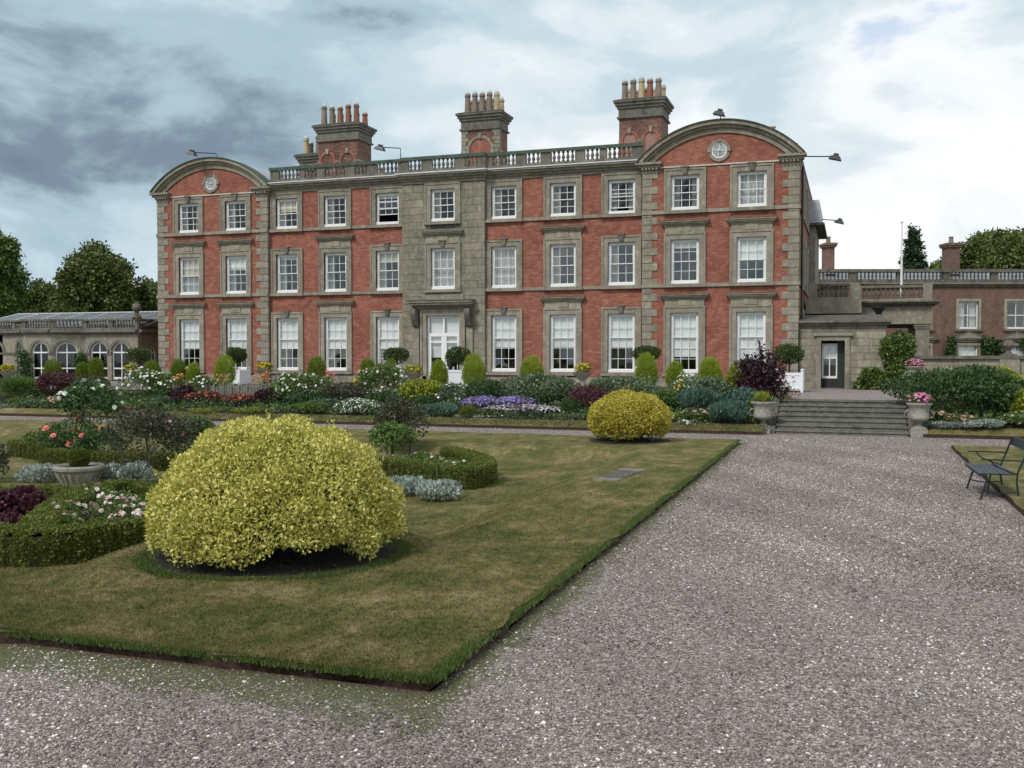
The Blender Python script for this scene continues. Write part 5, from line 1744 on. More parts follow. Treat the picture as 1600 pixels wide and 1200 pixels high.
rows = [
 # ---- back row against the terrace edge
 ('feathery_shrub', 'feathery dark green shrub spreading before the orangery door', 'shrub', -20, 70, 589, 32.6, 'mid', 3200, .16, B(wd=.03, up=.6, out=.8, wild=.5)),
 ('purple_maple', 'spreading plum purple shrub beside the feathery green shrub', 'shrub', 60, 118, 579, 32.9, 'maroon', 2600, .10, B(up=.1, k=10)),
 ('twiggy_shrub', 'brownish twiggy bush between the plum shrub and the white roses', 'shrub', 108, 170, 585, 32.9, 'bronze', 1700, .08, B(k=7)),
 ('white_rose_bush', 'large bush of white roses growing below the house corner quoins', 'rose bush', 175, 280, 577, 32.5, 'mid', 4200, .085, B(fl='f_white', nf=190, fr=.062, flay=2, k=12)),
 ('white_rose_bush', 'low white rose bush behind the plum shrub and grey stakes', 'rose bush', 285, 345, 588, 33.0, 'mid', 1900, .085, B(fl='f_white', nf=60, fr=.05, flay=2)),
 ('purple_shrub', 'dark plum shrub at the open end of the grey wooden screen', 'shrub', 264, 308, 602, 32.2, 'purple', 1500, .09, B()),
 ('purple_shrub', 'dark plum shrub between the wooden screen and massed white roses', 'shrub', 398, 446, 605, 32.3, 'purple', 1700, .09, B()),
 ('white_rose_bush', 'massed white rose bush in front of the recessed brick range', 'rose bush', 415, 520, 582, 32.7, 'mid', 4400, .085, B(fl='f_white', nf=170, fr=.055, flay=2, k=12)),
 ('twiggy_shrub', 'grey brown leafy bush between the white roses and blush roses', 'shrub', 512, 582, 596, 32.7, 'bronze', 2100, .085, B(fl='f_white', nf=22, fr=.045)),
 ('blush_rose_bush', 'tall blush pink rose bush beside the stone centre bay', 'rose bush', 560, 645, 566, 33.0, 'mid', 3600, .085, B(fl='f_blush', nf=95, fr=.058, flay=2, k=12)),
 ('yellow_leaved_bush', 'bright yellow green leafy bush below the garden door', 'shrub', 618, 702, 592, 32.6, 'yellowgreen', 3000, .10, B(wd=.06, k=10)),
 ('white_flowered_bush', 'grey leaved bush dotted with white flowers before the door planter', 'shrub', 682, 738, 598, 32.5, 'greygreen', 2300, .08, B(fl='f_white', nf=55, fr=.04)),
 ('dark_shrub', 'plain dark green shrub beside the white dotted grey bush', 'shrub', 730, 786, 590, 32.7, 'dark', 2300, .09, B()),
 ('variegated_shrub', 'broad grey green variegated shrub below the brick range windows', 'shrub', 778, 905, 583, 32.9, 'greygreen', 5600, .09, B(wd=.06, k=14)),
 ('variegated_shrub', 'broad grey green variegated shrub behind the small golden dome', 'shrub', 900, 1040, 588, 33.0, 'greygreen', 5200, .09, B(wd=.06, k=14)),
 ('variegated_shrub', 'grey green variegated shrub behind the blue fennel near the smoke bush', 'shrub', 1030, 1150, 589, 33.0, 'greygreen', 4400, .09, B(wd=.06, k=12)),
 ('daisy_clump', 'small clump of white daisies standing on the shrub tops', 'flowers', 1050, 1096, 580, 33.4, 'greygreen', 700, .06, B(fl='f_white', nf=130, fr=.035, ftop=True)),
 ('yellow_flower_clump', 'tiny patch of yellow flowers below the white daisies', 'flowers', 1052, 1078, 593, 32.7, 'mid', 350, .06, B(fl='f_yellow', nf=45, fr=.04, ftop=True)),
 ('green_gold_shrub', 'green and gold leafy shrub pressed against the dark smoke bush', 'shrub', 1132, 1160, 567, 33.2, 'yellowgreen', 1000, .10, B()),
 # ---- middle row
 ('purple_barberry', 'wine red barberry shrub beyond the small golden dome', 'shrub', 884, 960, 601, 32.2, 'maroon', 3000, .07, B(k=10, up=.2)),
 ('green_mound', 'dark green rounded mound in front of the wine red barberry', 'shrub', 872, 912, 624, 31.6, 'dark', 1400, .07, B()),
 ('blue_fennel', 'feathery blue green fennel beside the small golden dome', 'plant', 1058, 1130, 607, 32.1, 'teal', 3400, .13, B(wd=.025, up=.7, wild=.6)),
 ('blue_spurge', 'blue green spurge with rounded heads near the smoke bush', 'plant', 1134, 1190, 605, 32.4, 'teal', 1900, .09, B(k=10, up=.6)),
 ('small_green_shrub', 'small dark shrub beside the urn holding spiky leaves', 'shrub', 1160, 1188, 624, 31.7, 'mid', 900, .08, B()),
 ('salvia_drift', 'drift of violet salvia spikes behind the clipped box ball', 'flowers', 716, 785, 622, 32.0, 'greygreen', 1300, .12, B(wd=.03, up=1.2, fl='f_purple', nf=900, fr=.040, ftop=True)),
 ('salvia_drift', 'drift of violet salvia spikes behind the mauve flower cushion', 'flowers', 768, 842, 621, 32.1, 'greygreen', 1400, .12, B(wd=.03, up=1.2, fl='f_purple', nf=950, fr=.040, ftop=True)),
 ('mauve_flower_cushion', 'broad cushion of pale mauve flowers in front of the salvia', 'flowers', 752, 882, 633, 31.5, 'greygreen', 3000, .07, B(fl='f_mauve', nf=1100, fr=.038, ftop=True, k=12)),
 ('red_begonia_drift', 'drift of red flowers at the foot of the wooden screen', 'flowers', 286, 352, 613, 32.0, 'bronze', 1500, .08, B(fl='f_red', nf=240, fr=.045, ftop=True)),
 ('red_begonia_drift', 'drift of red flowers reaching towards the dark plum shrub', 'flowers', 345, 412, 617, 32.0, 'bronze', 1500, .08, B(fl='f_red', nf=220, fr=.045, ftop=True)),
 ('blue_mound', 'blue green rounded mound between red leaves and white roses', 'plant', 476, 528, 623, 31.9, 'teal', 1500, .07, B()),
 ('red_leaved_clump', 'low dark red leaved clump before the blue green mound', 'plant', 482, 532, 633, 31.5, 'maroon', 1200, .06, B()),
 ('green_clump', 'low fresh green clump between red leaves and white daisy mound', 'plant', 462, 518, 629, 31.3, 'mid', 1500, .08, B()),
 ('daisy_mound', 'mound of massed small white daisies near the verge', 'flowers', 518, 600, 624, 31.4, 'greygreen', 2000, .07, B(fl='f_white', nf=520, fr=.030)),
 ('rue_mound', 'steel blue rue mound beside the clipped box ball', 'plant', 660, 720, 630, 31.4, 'teal', 2400, .07, B(k=10)),
 ('dark_shrub', 'dark green leafy shrub filling the gap behind the daisy mound', 'shrub', 572, 640, 612, 32.2, 'dark', 2200, .09, B()),
 ('dark_shrub', 'dark shrub under the yellow green bush beside the rue', 'shrub', 636, 690, 618, 32.1, 'dark', 1600, .08, B()),
 ('dark_shrub', 'dark green shrub filling between the white roses and begonias', 'shrub', 240, 292, 606, 32.4, 'dark', 1700, .09, B()),
 ('dark_shrub', 'dark green undergrowth between white roses and the daisy mound', 'shrub', 440, 520, 612, 32.2, 'dark', 2300, .08, B()),
 ('dark_shrub', 'dark green undergrowth beneath the broad variegated shrub by salvia', 'shrub', 780, 880, 606, 32.5, 'dark', 2600, .08, B()),
 ('dark_shrub', 'dark green undergrowth between the fennel and the golden dome', 'shrub', 1010, 1075, 610, 32.5, 'mid', 2000, .09, B()),
 # ---- front row at the verge
 ('silver_mound', 'small silver mound between the rue and the clipped box ball', 'plant', 709, 735, 651, 31.05, 'silver', 600, .05, B()),
 ('silver_mound', 'small silver mound between the clipped box ball and mauve flowers', 'plant', 735, 758, 649, 31.05, 'silver', 600, .05, B()),
 ('grey_leaf_drift', 'low grey leaved drift along the verge below mauve flowers', 'plant', 752, 850, 649, 31.1, 'greygreen', 1900, .06, B(dmax=.7, fl='f_mauve', nf=70, fr=.03)),
 ('grey_leaf_drift', 'low grey leaved drift along the verge beside the golden dome', 'plant', 840, 935, 647, 31.1, 'greygreen', 1900, .06, B(dmax=.7)),
 ('sedum_clump', 'pinkish sedum clump with white flowers beside the golden dome', 'plant', 1058, 1108, 640, 31.2, 'mid', 800, .08, B(fl='f_sedum', nf=60, fr=.06, ftop=True)),
 ('white_bloom_clump', 'tiny clump of large white blooms at the verge', 'flowers', 1056, 1096, 656, 30.95, 'silver', 250, .05, B(fl='f_white', nf=14, fr=.065)),
 ('artemisia', 'feathery silver blue artemisia in front of the spurge', 'plant', 1102, 1178, 630, 31.3, 'teal', 3000, .15, B(wd=.025, up=.7, wild=.6, fl='f_white', nf=6, fr=.03)),
 ('clipped_low_hedge', 'low clipped yellow green edging in front of the red flowers', 'hedge', 292, 365, 637, 31.2, 'yellowgreen', 1800, .05, B(lob=.35)),
 ('clipped_low_hedge', 'low yellow green edging beside the dark plum shrub', 'hedge', 360, 432, 637, 31.2, 'yellowgreen', 1800, .05, B(lob=.35)),
 ('bronze_clump', 'low bronze leaved clump under the yellow green edging', 'plant', 330, 432, 645, 30.95, 'bronze', 1700, .05, B(dmax=.6)),
 ('blue_green_mound', 'tight blue green mound between olive mound and pink sedum', 'plant', 34, 70, 625, 31.3, 'teal', 1500, .06, B(lob=.3)),
 ('sedum_clump', 'dusty pink sedum clump next to the tight blue green mound', 'plant', 64, 104, 622, 31.3, 'mid', 900, .07, B(fl='f_sedum', nf=120, fr=.06, ftop=True)),
 ('box_mound', 'olive green clipped mound under the feathery shrub', 'shrub', 8, 42, 622, 31.7, 'box', 1500, .05, B(lob=.25)),
 ('silver_mound', 'low silver mound at the verge under the olive mound', 'plant', -14, 26, 636, 31.1, 'silver', 700, .06, B()),
 ('dark_shrub', 'dark green shrub below the plum shrub near the sedum', 'shrub', 92, 180, 606, 32.0, 'dark', 2600, .09, B()),
 ('grey_lavender', 'grey green lavender clump between white roses and plum shrub', 'plant', 238, 276, 619, 31.8, 'greygreen', 1000, .10, B(wd=.03, up=1.0)),
 ('rose_pink_clump', 'low clump of pink flowers behind the tall parterre rose', 'flowers', 150, 245, 628, 31.4, 'mid', 1900, .07, B(fl='f_red', nf=50, fr=.04)),
 # ---- right-hand bed beside the steps
 ('large_dark_shrub', 'large glossy dark green shrub beside the steps and pink urn', 'shrub', 1398, 1596, 572, 33.0, 'dark', 11000, .12, B(wd=.05, k=16, lob=.5, dmax=3.0, up=.1)),
 ('yellow_shrub', 'yellow green leafy shrub rising behind the large dark shrub', 'shrub', 1540, 1594, 572, 34.6, 'yellowgreen', 1300, .13, B(wd=.08)),
 ('yellow_shrub', 'yellow green shrub low beyond the silver santolina', 'shrub', 1584, 1640, 610, 32.2, 'yellowgreen', 1800, .10, B(wd=.06)),
 ('sedum_clump', 'dusty pink sedum heads beside the pink flowered urn', 'plant', 1448, 1482, 645, 31.7, 'mid', 700, .08, B(fl='f_sedum', nf=60, fr=.07, ftop=True)),
 ('sedum_clump', 'dusty pink sedum heads beside the silver santolina cushion', 'plant', 1474, 1518, 650, 31.6, 'mid', 800, .08, B(fl='f_sedum', nf=75, fr=.07, ftop=True)),
 ('box_mound', 'small olive clipped mound behind the silver santolina', 'shrub', 1502, 1528, 653, 31.8, 'box', 700, .05, B(lob=.25)),
 ('santolina_cushion', 'long silver green santolina cushion along the verge beside the sedum', 'plant', 1486, 1536, 658, 31.4, 'silver', 2000, .06, B(lob=.4, dmax=.9)),
 ('santolina_cushion', 'taller silver green santolina cushion at the bed corner', 'plant', 1526, 1568, 656, 31.45, 'silver', 1900, .06, B(lob=.35, dmax=.9)),
 ('silver_edging', 'thin silver leaved edging at the foot of the sedum', 'plant', 1444, 1506, 668, 31.3, 'silver', 1100, .07, B(dmax=.4)),
 ('white_flower_shrub', 'low shrub with small white flowers at the bed corner', 'shrub', 1572, 1630, 645, 31.8, 'mid', 1400, .08, B(fl='f_white', nf=40, fr=.04)),
]
for name, label, cat, x0, x1, yt, Y, key, n, ln, kw in rows:
    kw = dict(kw)
    plant(name, label, cat, x0, x1, yt, Y, key, int(n * 1.25), ln, group=None, **kw)

# leafy ground cover that closes the soil between the clumps (uncountable)
for key, n_, seed_ in (('mid', 15000, 0), ('dark', 12000, 1), ('greygreen', 7000, 2)):
    gx_ = RNG.uniform(-32, 12, n_)
    gy_ = np.where(gx_ < 0, RNG.uniform(30.85, 33.1, n_), RNG.uniform(31.45, 33.1, n_))
    on_ = (gx_ < -2.5) | (gx_ > 2.2)
    lump = .5 + .5 * np.sin(gx_ * 2.3 + seed_ * 2) * np.sin(gy_ * 3.1 + gx_ * .7 + seed_)
    gz_ = .26 + .40 * np.clip((gy_ - 30.9) / 2.1, 0, 1) + RNG.random(n_) * (.06 + .30 * lump)
    P = np.stack([gx_, gy_, gz_], 1)[on_]
    stuff(leaves('ground_cover', P, unit(RNG.normal(0, .5, (len(P), 3)) + np.array([0, -.3, 1])), .10, .055, L[key], None, .3, .6, .9))

# dark smoke bush beside the left urn: upright spires
def smoke_bush():
    Y = 33.2
    b = at_y(1190, 612, Y)
    D = depth(b)
    t = thing('smoke_bush', 'tall dark purple smoke bush hiding the white planter by the steps', 'shrub', (float(b[0]), Y, .7))
    g = MB()
    Ps, Ns = [], []
    for k in range(34):
        a = random.uniform(0, 6.28)
        px = random.uniform(1150, 1226)
        top = 535 + abs(px - 1188) * .75 + random.uniform(0, 34)
        tp = at_y(px, top, Y + math.sin(a) * .3)
        d = Vector((float(tp[0] - b[0]), math.sin(a) * .45, float(tp[2]) - .7))
        g.tube([(0, 0, 0), tuple(d * .55 + Vector((0, 0, .1))), tuple(d)], [.022, .014, .005], 5)
        n = 150
        s = RNG.random(n) ** .75
        c = np.array(d)[None] * s[:, None]
        Ps.append(c + RNG.normal(0, .06, (n, 3)))
        Ns.append(unit(RNG.normal(0, 1, (n, 3))))
    g.build('stem', M['bark'], t)
    leaves('foliage', np.concatenate(Ps), np.concatenate(Ns), .10, .075, L['purple'], t, .1, .8, .6)
    P, Nn = shell(1500, [((0, 0, .55), (.85, .7, .5))], .25)
    leaves('foliage', P, Nn, .10, .075, L['purple'], t, .1)
smoke_bush()

# clipped box ball on a short stem
t0 = at_y(731, 660, 31.0)
t = thing('box_ball', 'clipped olive green box ball between two small silver mounds', 'topiary', (float(t0[0]), 31.1, .12))
hb = float(at_y(731, 634, 31.1)[2]) - .12
rb_ = 16.5 * depth(t0) / F_PX
P, Nn = shell(5000, [((0, 0, hb - rb_ * .72), (rb_, rb_, rb_ * .72))], .12)
leaves('foliage', P, Nn, .035, .022, L['box'], t, .1, .7, .7)
MB().tube([(0, 0, -.05), (0, 0, hb - rb_)], .03, 6).build('stem', M['bark'], t)

# lime bushes along the terrace
koch = [(82, 561, 25, 'in front of the canted orangery bay'), (130, 566, 20, 'shorter of the pair before the orangery arches'), (150, 558, 21, 'taller of the pair before the orangery arches'), (237, 563, 26, 'at the house corner quoins'),
        (279, 560, 22, 'below the window nearest the orangery'), (302, 567, 19, 'shorter one below the window nearest the orangery'), (351, 554, 29, 'beside the white planter under the gable'), (495, 556, 28, 'below the hooded window of the recessed range'),
        (575, 559, 24, 'beside the blush roses'), (611, 560, 22, 'in front of the bay tree beside the stone centre bay'), (686, 562, 24, 'in front of the garden door'), (740, 552, 33, 'large one beside the garden door planter'),
        (831, 554, 34, 'below the brick between two garden windows'), (1010, 550, 32, 'in front of the bay tree at the gable quoins'), (1055, 564, 25, 'small one below the gable window'), (1110, 557, 33, 'round one between the gable windows')]
for px, yt, wp, where in koch:
    Y = 38.4
    tp = at_y(px, yt, Y)
    D = depth(tp)
    w, h = wp * D / F_PX * 1.06, float(tp[2]) - TZ
    t = thing('lime_bush', 'lime green feathery oval bush ' + where, 'bush', (float(tp[0]), Y, TZ), 0, 'lime bushes on the terrace')
    cone = random.uniform(.8, 1.0)
    P, Nn = shell(5200, [((0, 0, h * .47), (w * .5, w * .5, h * .5)), ((0, 0, h * .34), (w * .52, w * .52, h * .36))], .22)
    key = 'lime' if wp < 27 or px in (740, 831, 1010) else 'lime_deep'
    leaves('foliage', P, Nn, .10, .022, L['lime' if random.random() < .6 else 'lime_deep'], t, 1.0, .9, .55)
    MB().tube([(0, 0, 0), (0, 0, h * .5)], [.03, .01], 5).build('stem', M['stem'], t)

# bay trees in white planter boxes
def planter_tree(px, y0b, y1b, wpx, Y, where, boxw=.72):
    c = at_y(px, (y0b + y1b) / 2, Y)
    D = depth(c)
    bt = at_y(px, 578 if px < 1200 else 582, Y)
    t = thing('planter_box', 'white panelled wooden planter box ' + where, 'planter', (float(c[0]), Y, TZ), 0, 'white planter boxes')
    hb = float(bt[2]) - TZ
    w = boxw / 2
    for sx_, sy_ in ((-1, -1), (1, -1), (1, 1), (-1, 1)):
        g = MB().box(sx_ * w - .045, sx_ * w + .045, sy_ * w - .045, sy_ * w + .045, 0, hb + .05).lathe([(.03, 0), (.055, .04), (.04, .09), (.01, .1)], (sx_ * w, sy_ * w, hb + .05), 8)
        g.build('post', M['white_wood'], t)
    for rz in range(4):
        g = MB().box(-w + .045, w - .045, -w - .02, -w + .02, .08, hb).box(-w + .045, w - .045, -w - .04, -w - .021, hb - .1, hb).box(-w + .045, w - .045, -w - .04, -w - .021, .08, .18)
        o = g.build('side_panel', M['white_wood'], t)
        o.rotation_euler = (0, 0, rz * math.pi / 2)
    MB().box(-w + .02, w - .02, -w + .02, w - .02, hb - .12, hb - .06).build('compost', M['soil'], t)
    t2 = thing('bay_tree', 'clipped dark bay tree ball growing ' + where, 'topiary', (float(c[0]), Y, TZ + hb - .08), 0, 'clipped bay trees')
    zc_ = float(c[2]) - (TZ + hb - .08)
    r_, rz_ = wpx * D / F_PX / 2, (y1b - y0b) * D / F_PX / 2
    MB().tube([(0, 0, -.05), (.02, 0, zc_ * .5), (0, 0, zc_)], .035, 7).build('trunk', M['bark'], t2)
    Ls = [((0, 0, zc_), (r_ * .95, r_ * .95, rz_ * .95))] + [((math.cos(a) * r_ * .5, math.sin(a) * r_ * .5, zc_ + random.uniform(-.3, .4) * rz_), (r_ * .52, r_ * .52, rz_ * .55)) for a in np.linspace(0, 5.5, 7)]
    P, Nn = shell(3400, Ls, .16, zc_ - rz_)
    leaves('foliage', P, Nn, .085, .04, L['bay'], t2, .1, .7, .8)
planter_tree(216, 543, 569, 40, 41.0, 'near the orangery return')
planter_tree(370, 543, 568, 30, 40.0, 'under the gable window by the orangery side', .8)
planter_tree(619, 543, 569, 40, 41.0, 'beside the stone centre bay')
planter_tree(716, 542, 570, 40, 40.0, 'in front of the garden door')
planter_tree(1010, 540, 565, 44, 41.0, 'at the inner quoins of the courtyard gable')
planter_tree(1233, 537, 570, 44, 39.5, 'at the top of the steps by the house corner', 1.0)

# stone bowls of yellow flowers on the terrace
for px, yy, Y, where in ((12, 572, 37.5, 'before the orangery bay'), (204, 572, 40.0, 'by the orangery return'), (413, 570, 38.5, 'beside the quoins of the gable'), (646, 575, 38.0, 'between blush roses and garden door'), (910, 574, 38.5, 'between the garden windows')):
    b = at_y(px, yy + 8, Y)
    zt = float(b[2]) - TZ
    t = thing('stone_bowl', 'low stone bowl on a pedestal ' + where, 'urn', (float(b[0]), Y, TZ), 0, 'terrace flower bowls')
    MB().lathe([(.24, 0), (.24, .08), (.13, .14), (.12, max(.2, zt - .30)), (.2, zt - .24), (.38, zt - .05), (.42, zt), (.36, zt)], seg=14).build('bowl', M['urn_stone'], t)
    t = thing('yellow_bedding', 'yellow flowered bedding plants filling the bowl ' + where, 'flowers', (float(b[0]), Y, TZ + zt - .03), 0, 'bowl flowers')
    P, Nn = shell(500, lobes_for(.75, .7, .36, 5), .3)
    leaves('foliage', P, Nn, .08, .05, L['yellowgreen'], t)
    P, Nn = shell(90, lobes_for(.7, .6, .38, 4), .05, .1)
    stuff(flowers('blossom', P, Nn, .05, L['f_yellow'], t))
# accents in the border
for px, py, key, lab, n, r_ in ((513, 584, 'f_coral', 'single bright rose red bloom standing above the white roses', 26, .05), (412, 589, 'f_orange', 'small clump of orange blooms beside the gable quoins', 40, .055), (345, 592, 'f_orange', 'loose orange blooms among the lime bushes', 16, .05),
                               (283, 590, 'f_orange', 'orange blooms in front of the gable window', 22, .055), (555, 596, 'f_yellow', 'amber blooms between the white and blush roses', 26, .05), (1222, 597, 'f_blush', 'pale pink blooms behind the smoke bush', 30, .06), (1236, 622, 'f_pink', 'magenta blooms beside the upper step', 12, .05)):
    Y = 33.1
    b = at_y(px, py, Y)
    z0 = .6
    t = thing('flowering_plant', lab, 'flowers', (float(b[0]), Y, z0))
    h = float(b[2]) - z0
    MB().tube([(0, 0, 0), (0.02, 0, h)], .012, 5).tube([(0, 0, 0), (.12, .05, h * .9)], .01, 5).build('stem', M['stem'], t)
    Pn = RNG.normal(0, 1, (n, 3)) * np.array([.14, .12, .10]) + np.array([0, 0, h])
    stuff(flowers('blossom', Pn, unit(Pn - np.array([0, .3, h - .4])), r_, L[key], t, .4, 2))
    Pn = RNG.normal(0, 1, (260, 3)) * np.array([.16, .14, .22]) + np.array([0, 0, h * .6])
    leaves('foliage', Pn, unit(RNG.normal(0, 1, (260, 3))), .08, .04, L['mid'], t)

# grey wooden screen with stakes
Y = 32.75
xa, xb = x_on(300, Y), x_on(402, Y)
t = thing('wooden_screen', 'low grey wooden screen with upright stakes behind the red flowers', 'fence', ((xa + xb) / 2, Y, .45))
ht = float(at_y(350, 600, Y)[2]) - .45
n = 17
for k in range(n):
    x = (k / (n - 1) - .5) * (xb - xa)
    w = (xb - xa) / n * .46
    MB().box(x - w, x + w, -.01, .015 + random.uniform(0, .01), 0, ht - .05 + random.uniform(-.05, .03)).build('board', M['grey_wood'], t)
for k in range(9):
    x = (k / 8 - .5) * (xb - xa) + random.uniform(-.1, .1)
    g = MB().tube([(x, -.06, -.1), (x + random.uniform(-.03, .03), -.06, ht + random.uniform(-.02, .12))], .02, 5)
    g.build('stake', plain('pale_stake%d' % k, (.26, .25, .21), .85, .2, 8), t)

# ============================================================ GOLDEN DOMES
def dome(name, label, c, rad, ztop, key, n, ln, seed=0, zf=.22, shoots=60):
    t = thing(name, label, 'bush', (c[0], c[1], .09))
    h = ztop - .09
    zc_ = h * zf
    Ls = [((0, 0, zc_), (rad * .97, rad * .97, h - zc_ - .03))] * 3
    rnd = random.Random(seed)
    for _ in range(80):
        a, e = rnd.uniform(0, 6.28), rnd.uniform(-.08, .99)
        cc = math.sqrt(1 - e * e)
        s = rnd.uniform(.11, .19)
        Ls.append(((math.cos(a) * cc * rad * .86, math.sin(a) * cc * rad * .86, zc_ + e * (h - zc_) * .86), (rad * s, rad * s, (h - zc_) * s * 1.05)))
    P, Nn = shell(n, Ls, .11, 0.02, .25)
    # lower skirt is ragged
    an = np.arctan2(P[:, 1], P[:, 0])
    lim = h * (.09 + .10 * np.exp(-((an + .62) / .30) ** 2) + .035 * np.sin(an * 11) + .03 * np.sin(an * 5)) + RNG.uniform(0, .05, len(P))
    rr = np.sqrt((P[:, 0] / rad) ** 2 + (P[:, 1] / rad) ** 2 + ((P[:, 2] - zc_) / (h - zc_)) ** 2)
    keep = (P[:, 2] > lim) & (rr > .74)
    P, Nn = P[keep], Nn[keep]
    leaves('foliage', P, Nn, ln, ln * .52, L[key], t, .25, .55, .95)
    # stray shoots above the clipped outline
    q, sn = [], []
    for _ in range(shoots):
        a, e = rnd.uniform(0, 6.28), rnd.uniform(.0, 1.0)
        cc = math.sqrt(1 - e * e)
        b0 = np.array([math.cos(a) * cc * rad * .98, math.sin(a) * cc * rad * .98, zc_ + e * (h - zc_) * .99])
        d = unit(np.array([math.cos(a) * cc * .5, math.sin(a) * cc * .5, e + .5]))
        for k in range(9):
            q.append(b0 + d * k * ln * .28 + RNG.normal(0, .012, 3))
            sn.append(unit(d + RNG.normal(0, .6, 3)))
    o_ = leaves('shoots', np.array(q), np.array(sn), ln * .9, ln * .45, L[key], t, .3, .8, .5)
    stuff(o_)
    # dark leafy core and stems
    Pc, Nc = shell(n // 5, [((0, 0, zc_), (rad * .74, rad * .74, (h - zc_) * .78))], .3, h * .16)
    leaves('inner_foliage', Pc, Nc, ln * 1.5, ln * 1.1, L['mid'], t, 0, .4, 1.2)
    g = MB()
    for _ in range(9):
        a, r0, r1 = rnd.uniform(0, 6.28), rnd.uniform(.05, .3) * rad, rnd.uniform(.35, .6) * rad
        g.tube([(math.cos(a) * r0, math.sin(a) * r0, -.05), (math.cos(a) * (r0 + r1) / 2, math.sin(a) * (r0 + r1) / 2, h * .25), (math.cos(a) * r1, math.sin(a) * r1, h * .5)], [.035, .025, .012], 6)
    g.build('stem', M['bark'], t)
    # bare soil disc beneath
    s = MB()
    A = np.linspace(0, 2 * math.pi, 49)[:-1]
    rs = [rad * (.955 + .025 * math.sin(5 * a) + .02 * math.sin(13 * a)) for a in A]
    s.add([(0, 0, .024)] + [(math.cos(a) * r_ * .55, math.sin(a) * r_ * .55, .024) for a, r_ in zip(A, rs)] + [(math.cos(a) * r_, math.sin(a) * r_, .016) for a, r_ in zip(A, rs)],
          [(0, 1 + i, 1 + (i + 1) % 48) for i in range(48)] + [(1 + i, 49 + i, 49 + (i + 1) % 48, 1 + (i + 1) % 48) for i in range(48)])
    o = s.build('soil_disc', M['soil'])
    o.location = (c[0], c[1], .09)
    struct(o)
    return t
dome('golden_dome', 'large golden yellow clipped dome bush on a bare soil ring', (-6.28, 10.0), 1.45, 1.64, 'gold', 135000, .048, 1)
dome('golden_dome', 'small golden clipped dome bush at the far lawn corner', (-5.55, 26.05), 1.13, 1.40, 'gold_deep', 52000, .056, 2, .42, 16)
# leaf litter on the soil ring
P = np.stack([RNG.normal(-6.1, .7, 500), RNG.normal(9.2, .45, 500), np.full(500, .125)], 1)
P = P[np.hypot(P[:, 0] + 6.28, P[:, 1] - 10) < 1.36]
stuff(leaves('leaf_litter', P, np.tile([[0., 0, 1]], (len(P), 1)), .03, .02, L['bronze'], None, 0, .1, 1.0))

# ============================================================ PARTERRE
PZ = -0.23
def gp(px, py, z=PZ):
    q = at_z(px, py, z)
    return (float(q[0]), float(q[1]), z)
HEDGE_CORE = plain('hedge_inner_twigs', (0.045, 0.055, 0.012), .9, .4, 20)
def hedge(label, pts, wd=.34, ht=.40, dens=5200, key='box'):
    pts = [Vector(p) for p in pts]
    # smooth the line
    fine = []
    for a, b in zip(pts[:-1], pts[1:]):
        m_ = max(2, int((b - a).length / .25))
        fine += [a.lerp(b, k / m_) for k in range(m_)]
    fine.append(pts[-1])
    for _ in range(1):
        fine = [fine[0]] + [(fine[i - 1] + fine[i] * 2 + fine[i + 1]) / 4 for i in range(1, len(fine) - 1)] + [fine[-1]]
    o = fine[0].copy()
    t = thing('box_hedge', label, 'hedge', tuple(o))
    rel_ = [p - o for p in fine]
    g = MB()
    Ps, Ns = [], []
    for a, b in zip(rel_[:-1], rel_[1:]):
        d = (b - a)
        ln_ = d.length
        if ln_ < 1e-4:
            continue
        d /= ln_
        s = Vector((-d.y, d.x, 0))
        w, h = wd * .38, ht * .88
        e0, e1 = a - d * .04, b + d * .04
        vs = [e0 - s * w, e1 - s * w, e1 + s * w, e0 + s * w]
        g.add([(p.x, p.y, 0) for p in vs] + [(p.x, p.y, h) for p in vs], [(4, 5, 6, 7), (0, 1, 5, 4), (1, 2, 6, 5), (2, 3, 7, 6), (3, 0, 4, 7)])
        n = int(dens * ln_)
        u = RNG.random(n)
        face = RNG.random(n) * (wd + 2 * ht)
        side = np.where(face < ht, -1, np.where(face < 2 * ht, 1, 0))
        off = np.where(side == 0, RNG.uniform(-.5, .5, n) * wd, side * wd * .5)
        zz_ = np.where(side == 0, ht, np.where(side == -1, face, face - ht))
        wob = RNG.normal(0, .012, n) + .018 * np.sin(u * 9 + a.x * 7)
        P = np.array(a)[None] + np.array(d)[None] * (u * ln_)[:, None] + np.array(s)[None] * (off + np.where(side != 0, side * wob, 0))[:, None]
        P[:, 2] = zz_ + np.where(side == 0, wob, 0)
        Nn = np.array(s)[None] * side[:, None] + np.array([0, 0, 1])[None] * (side == 0)[:, None]
        Ps.append(P)
        Ns.append(Nn)
    for i in range(1, len(rel_) - 1):
        d0, d1 = (rel_[i] - rel_[i - 1]).normalized(), (rel_[i + 1] - rel_[i]).normalized()
        an = d0.angle(d1) if d0.length and d1.length else 0
        if an > .06:            # close the outside of each bend
            n = int(260 + 700 * an)
            th, zz_ = RNG.uniform(0, 6.28, n), RNG.random(n) * ht
            Nn = np.stack([np.cos(th), np.sin(th), np.zeros(n)], 1)
            P = np.array(rel_[i])[None] + Nn * wd * .5
            P[:, 2] = zz_
            Ps.append(P)
            Ns.append(Nn)
            g.lathe([(wd * .38, 0), (wd * .38, ht * .88)], (rel_[i].x, rel_[i].y, 0), 10)
    g.build('core', HEDGE_CORE, t)
    leaves('foliage', np.concatenate(Ps), np.concatenate(Ns), .034, .022, L[key], t, .15, .5, .9)
hedge('clipped box hedge curving along the front of the pink rose bed', [gp(-60, 866), gp(0, 880), gp(60, 883), gp(150, 872), gp(230, 860), gp(330, 842)], .42, .42)
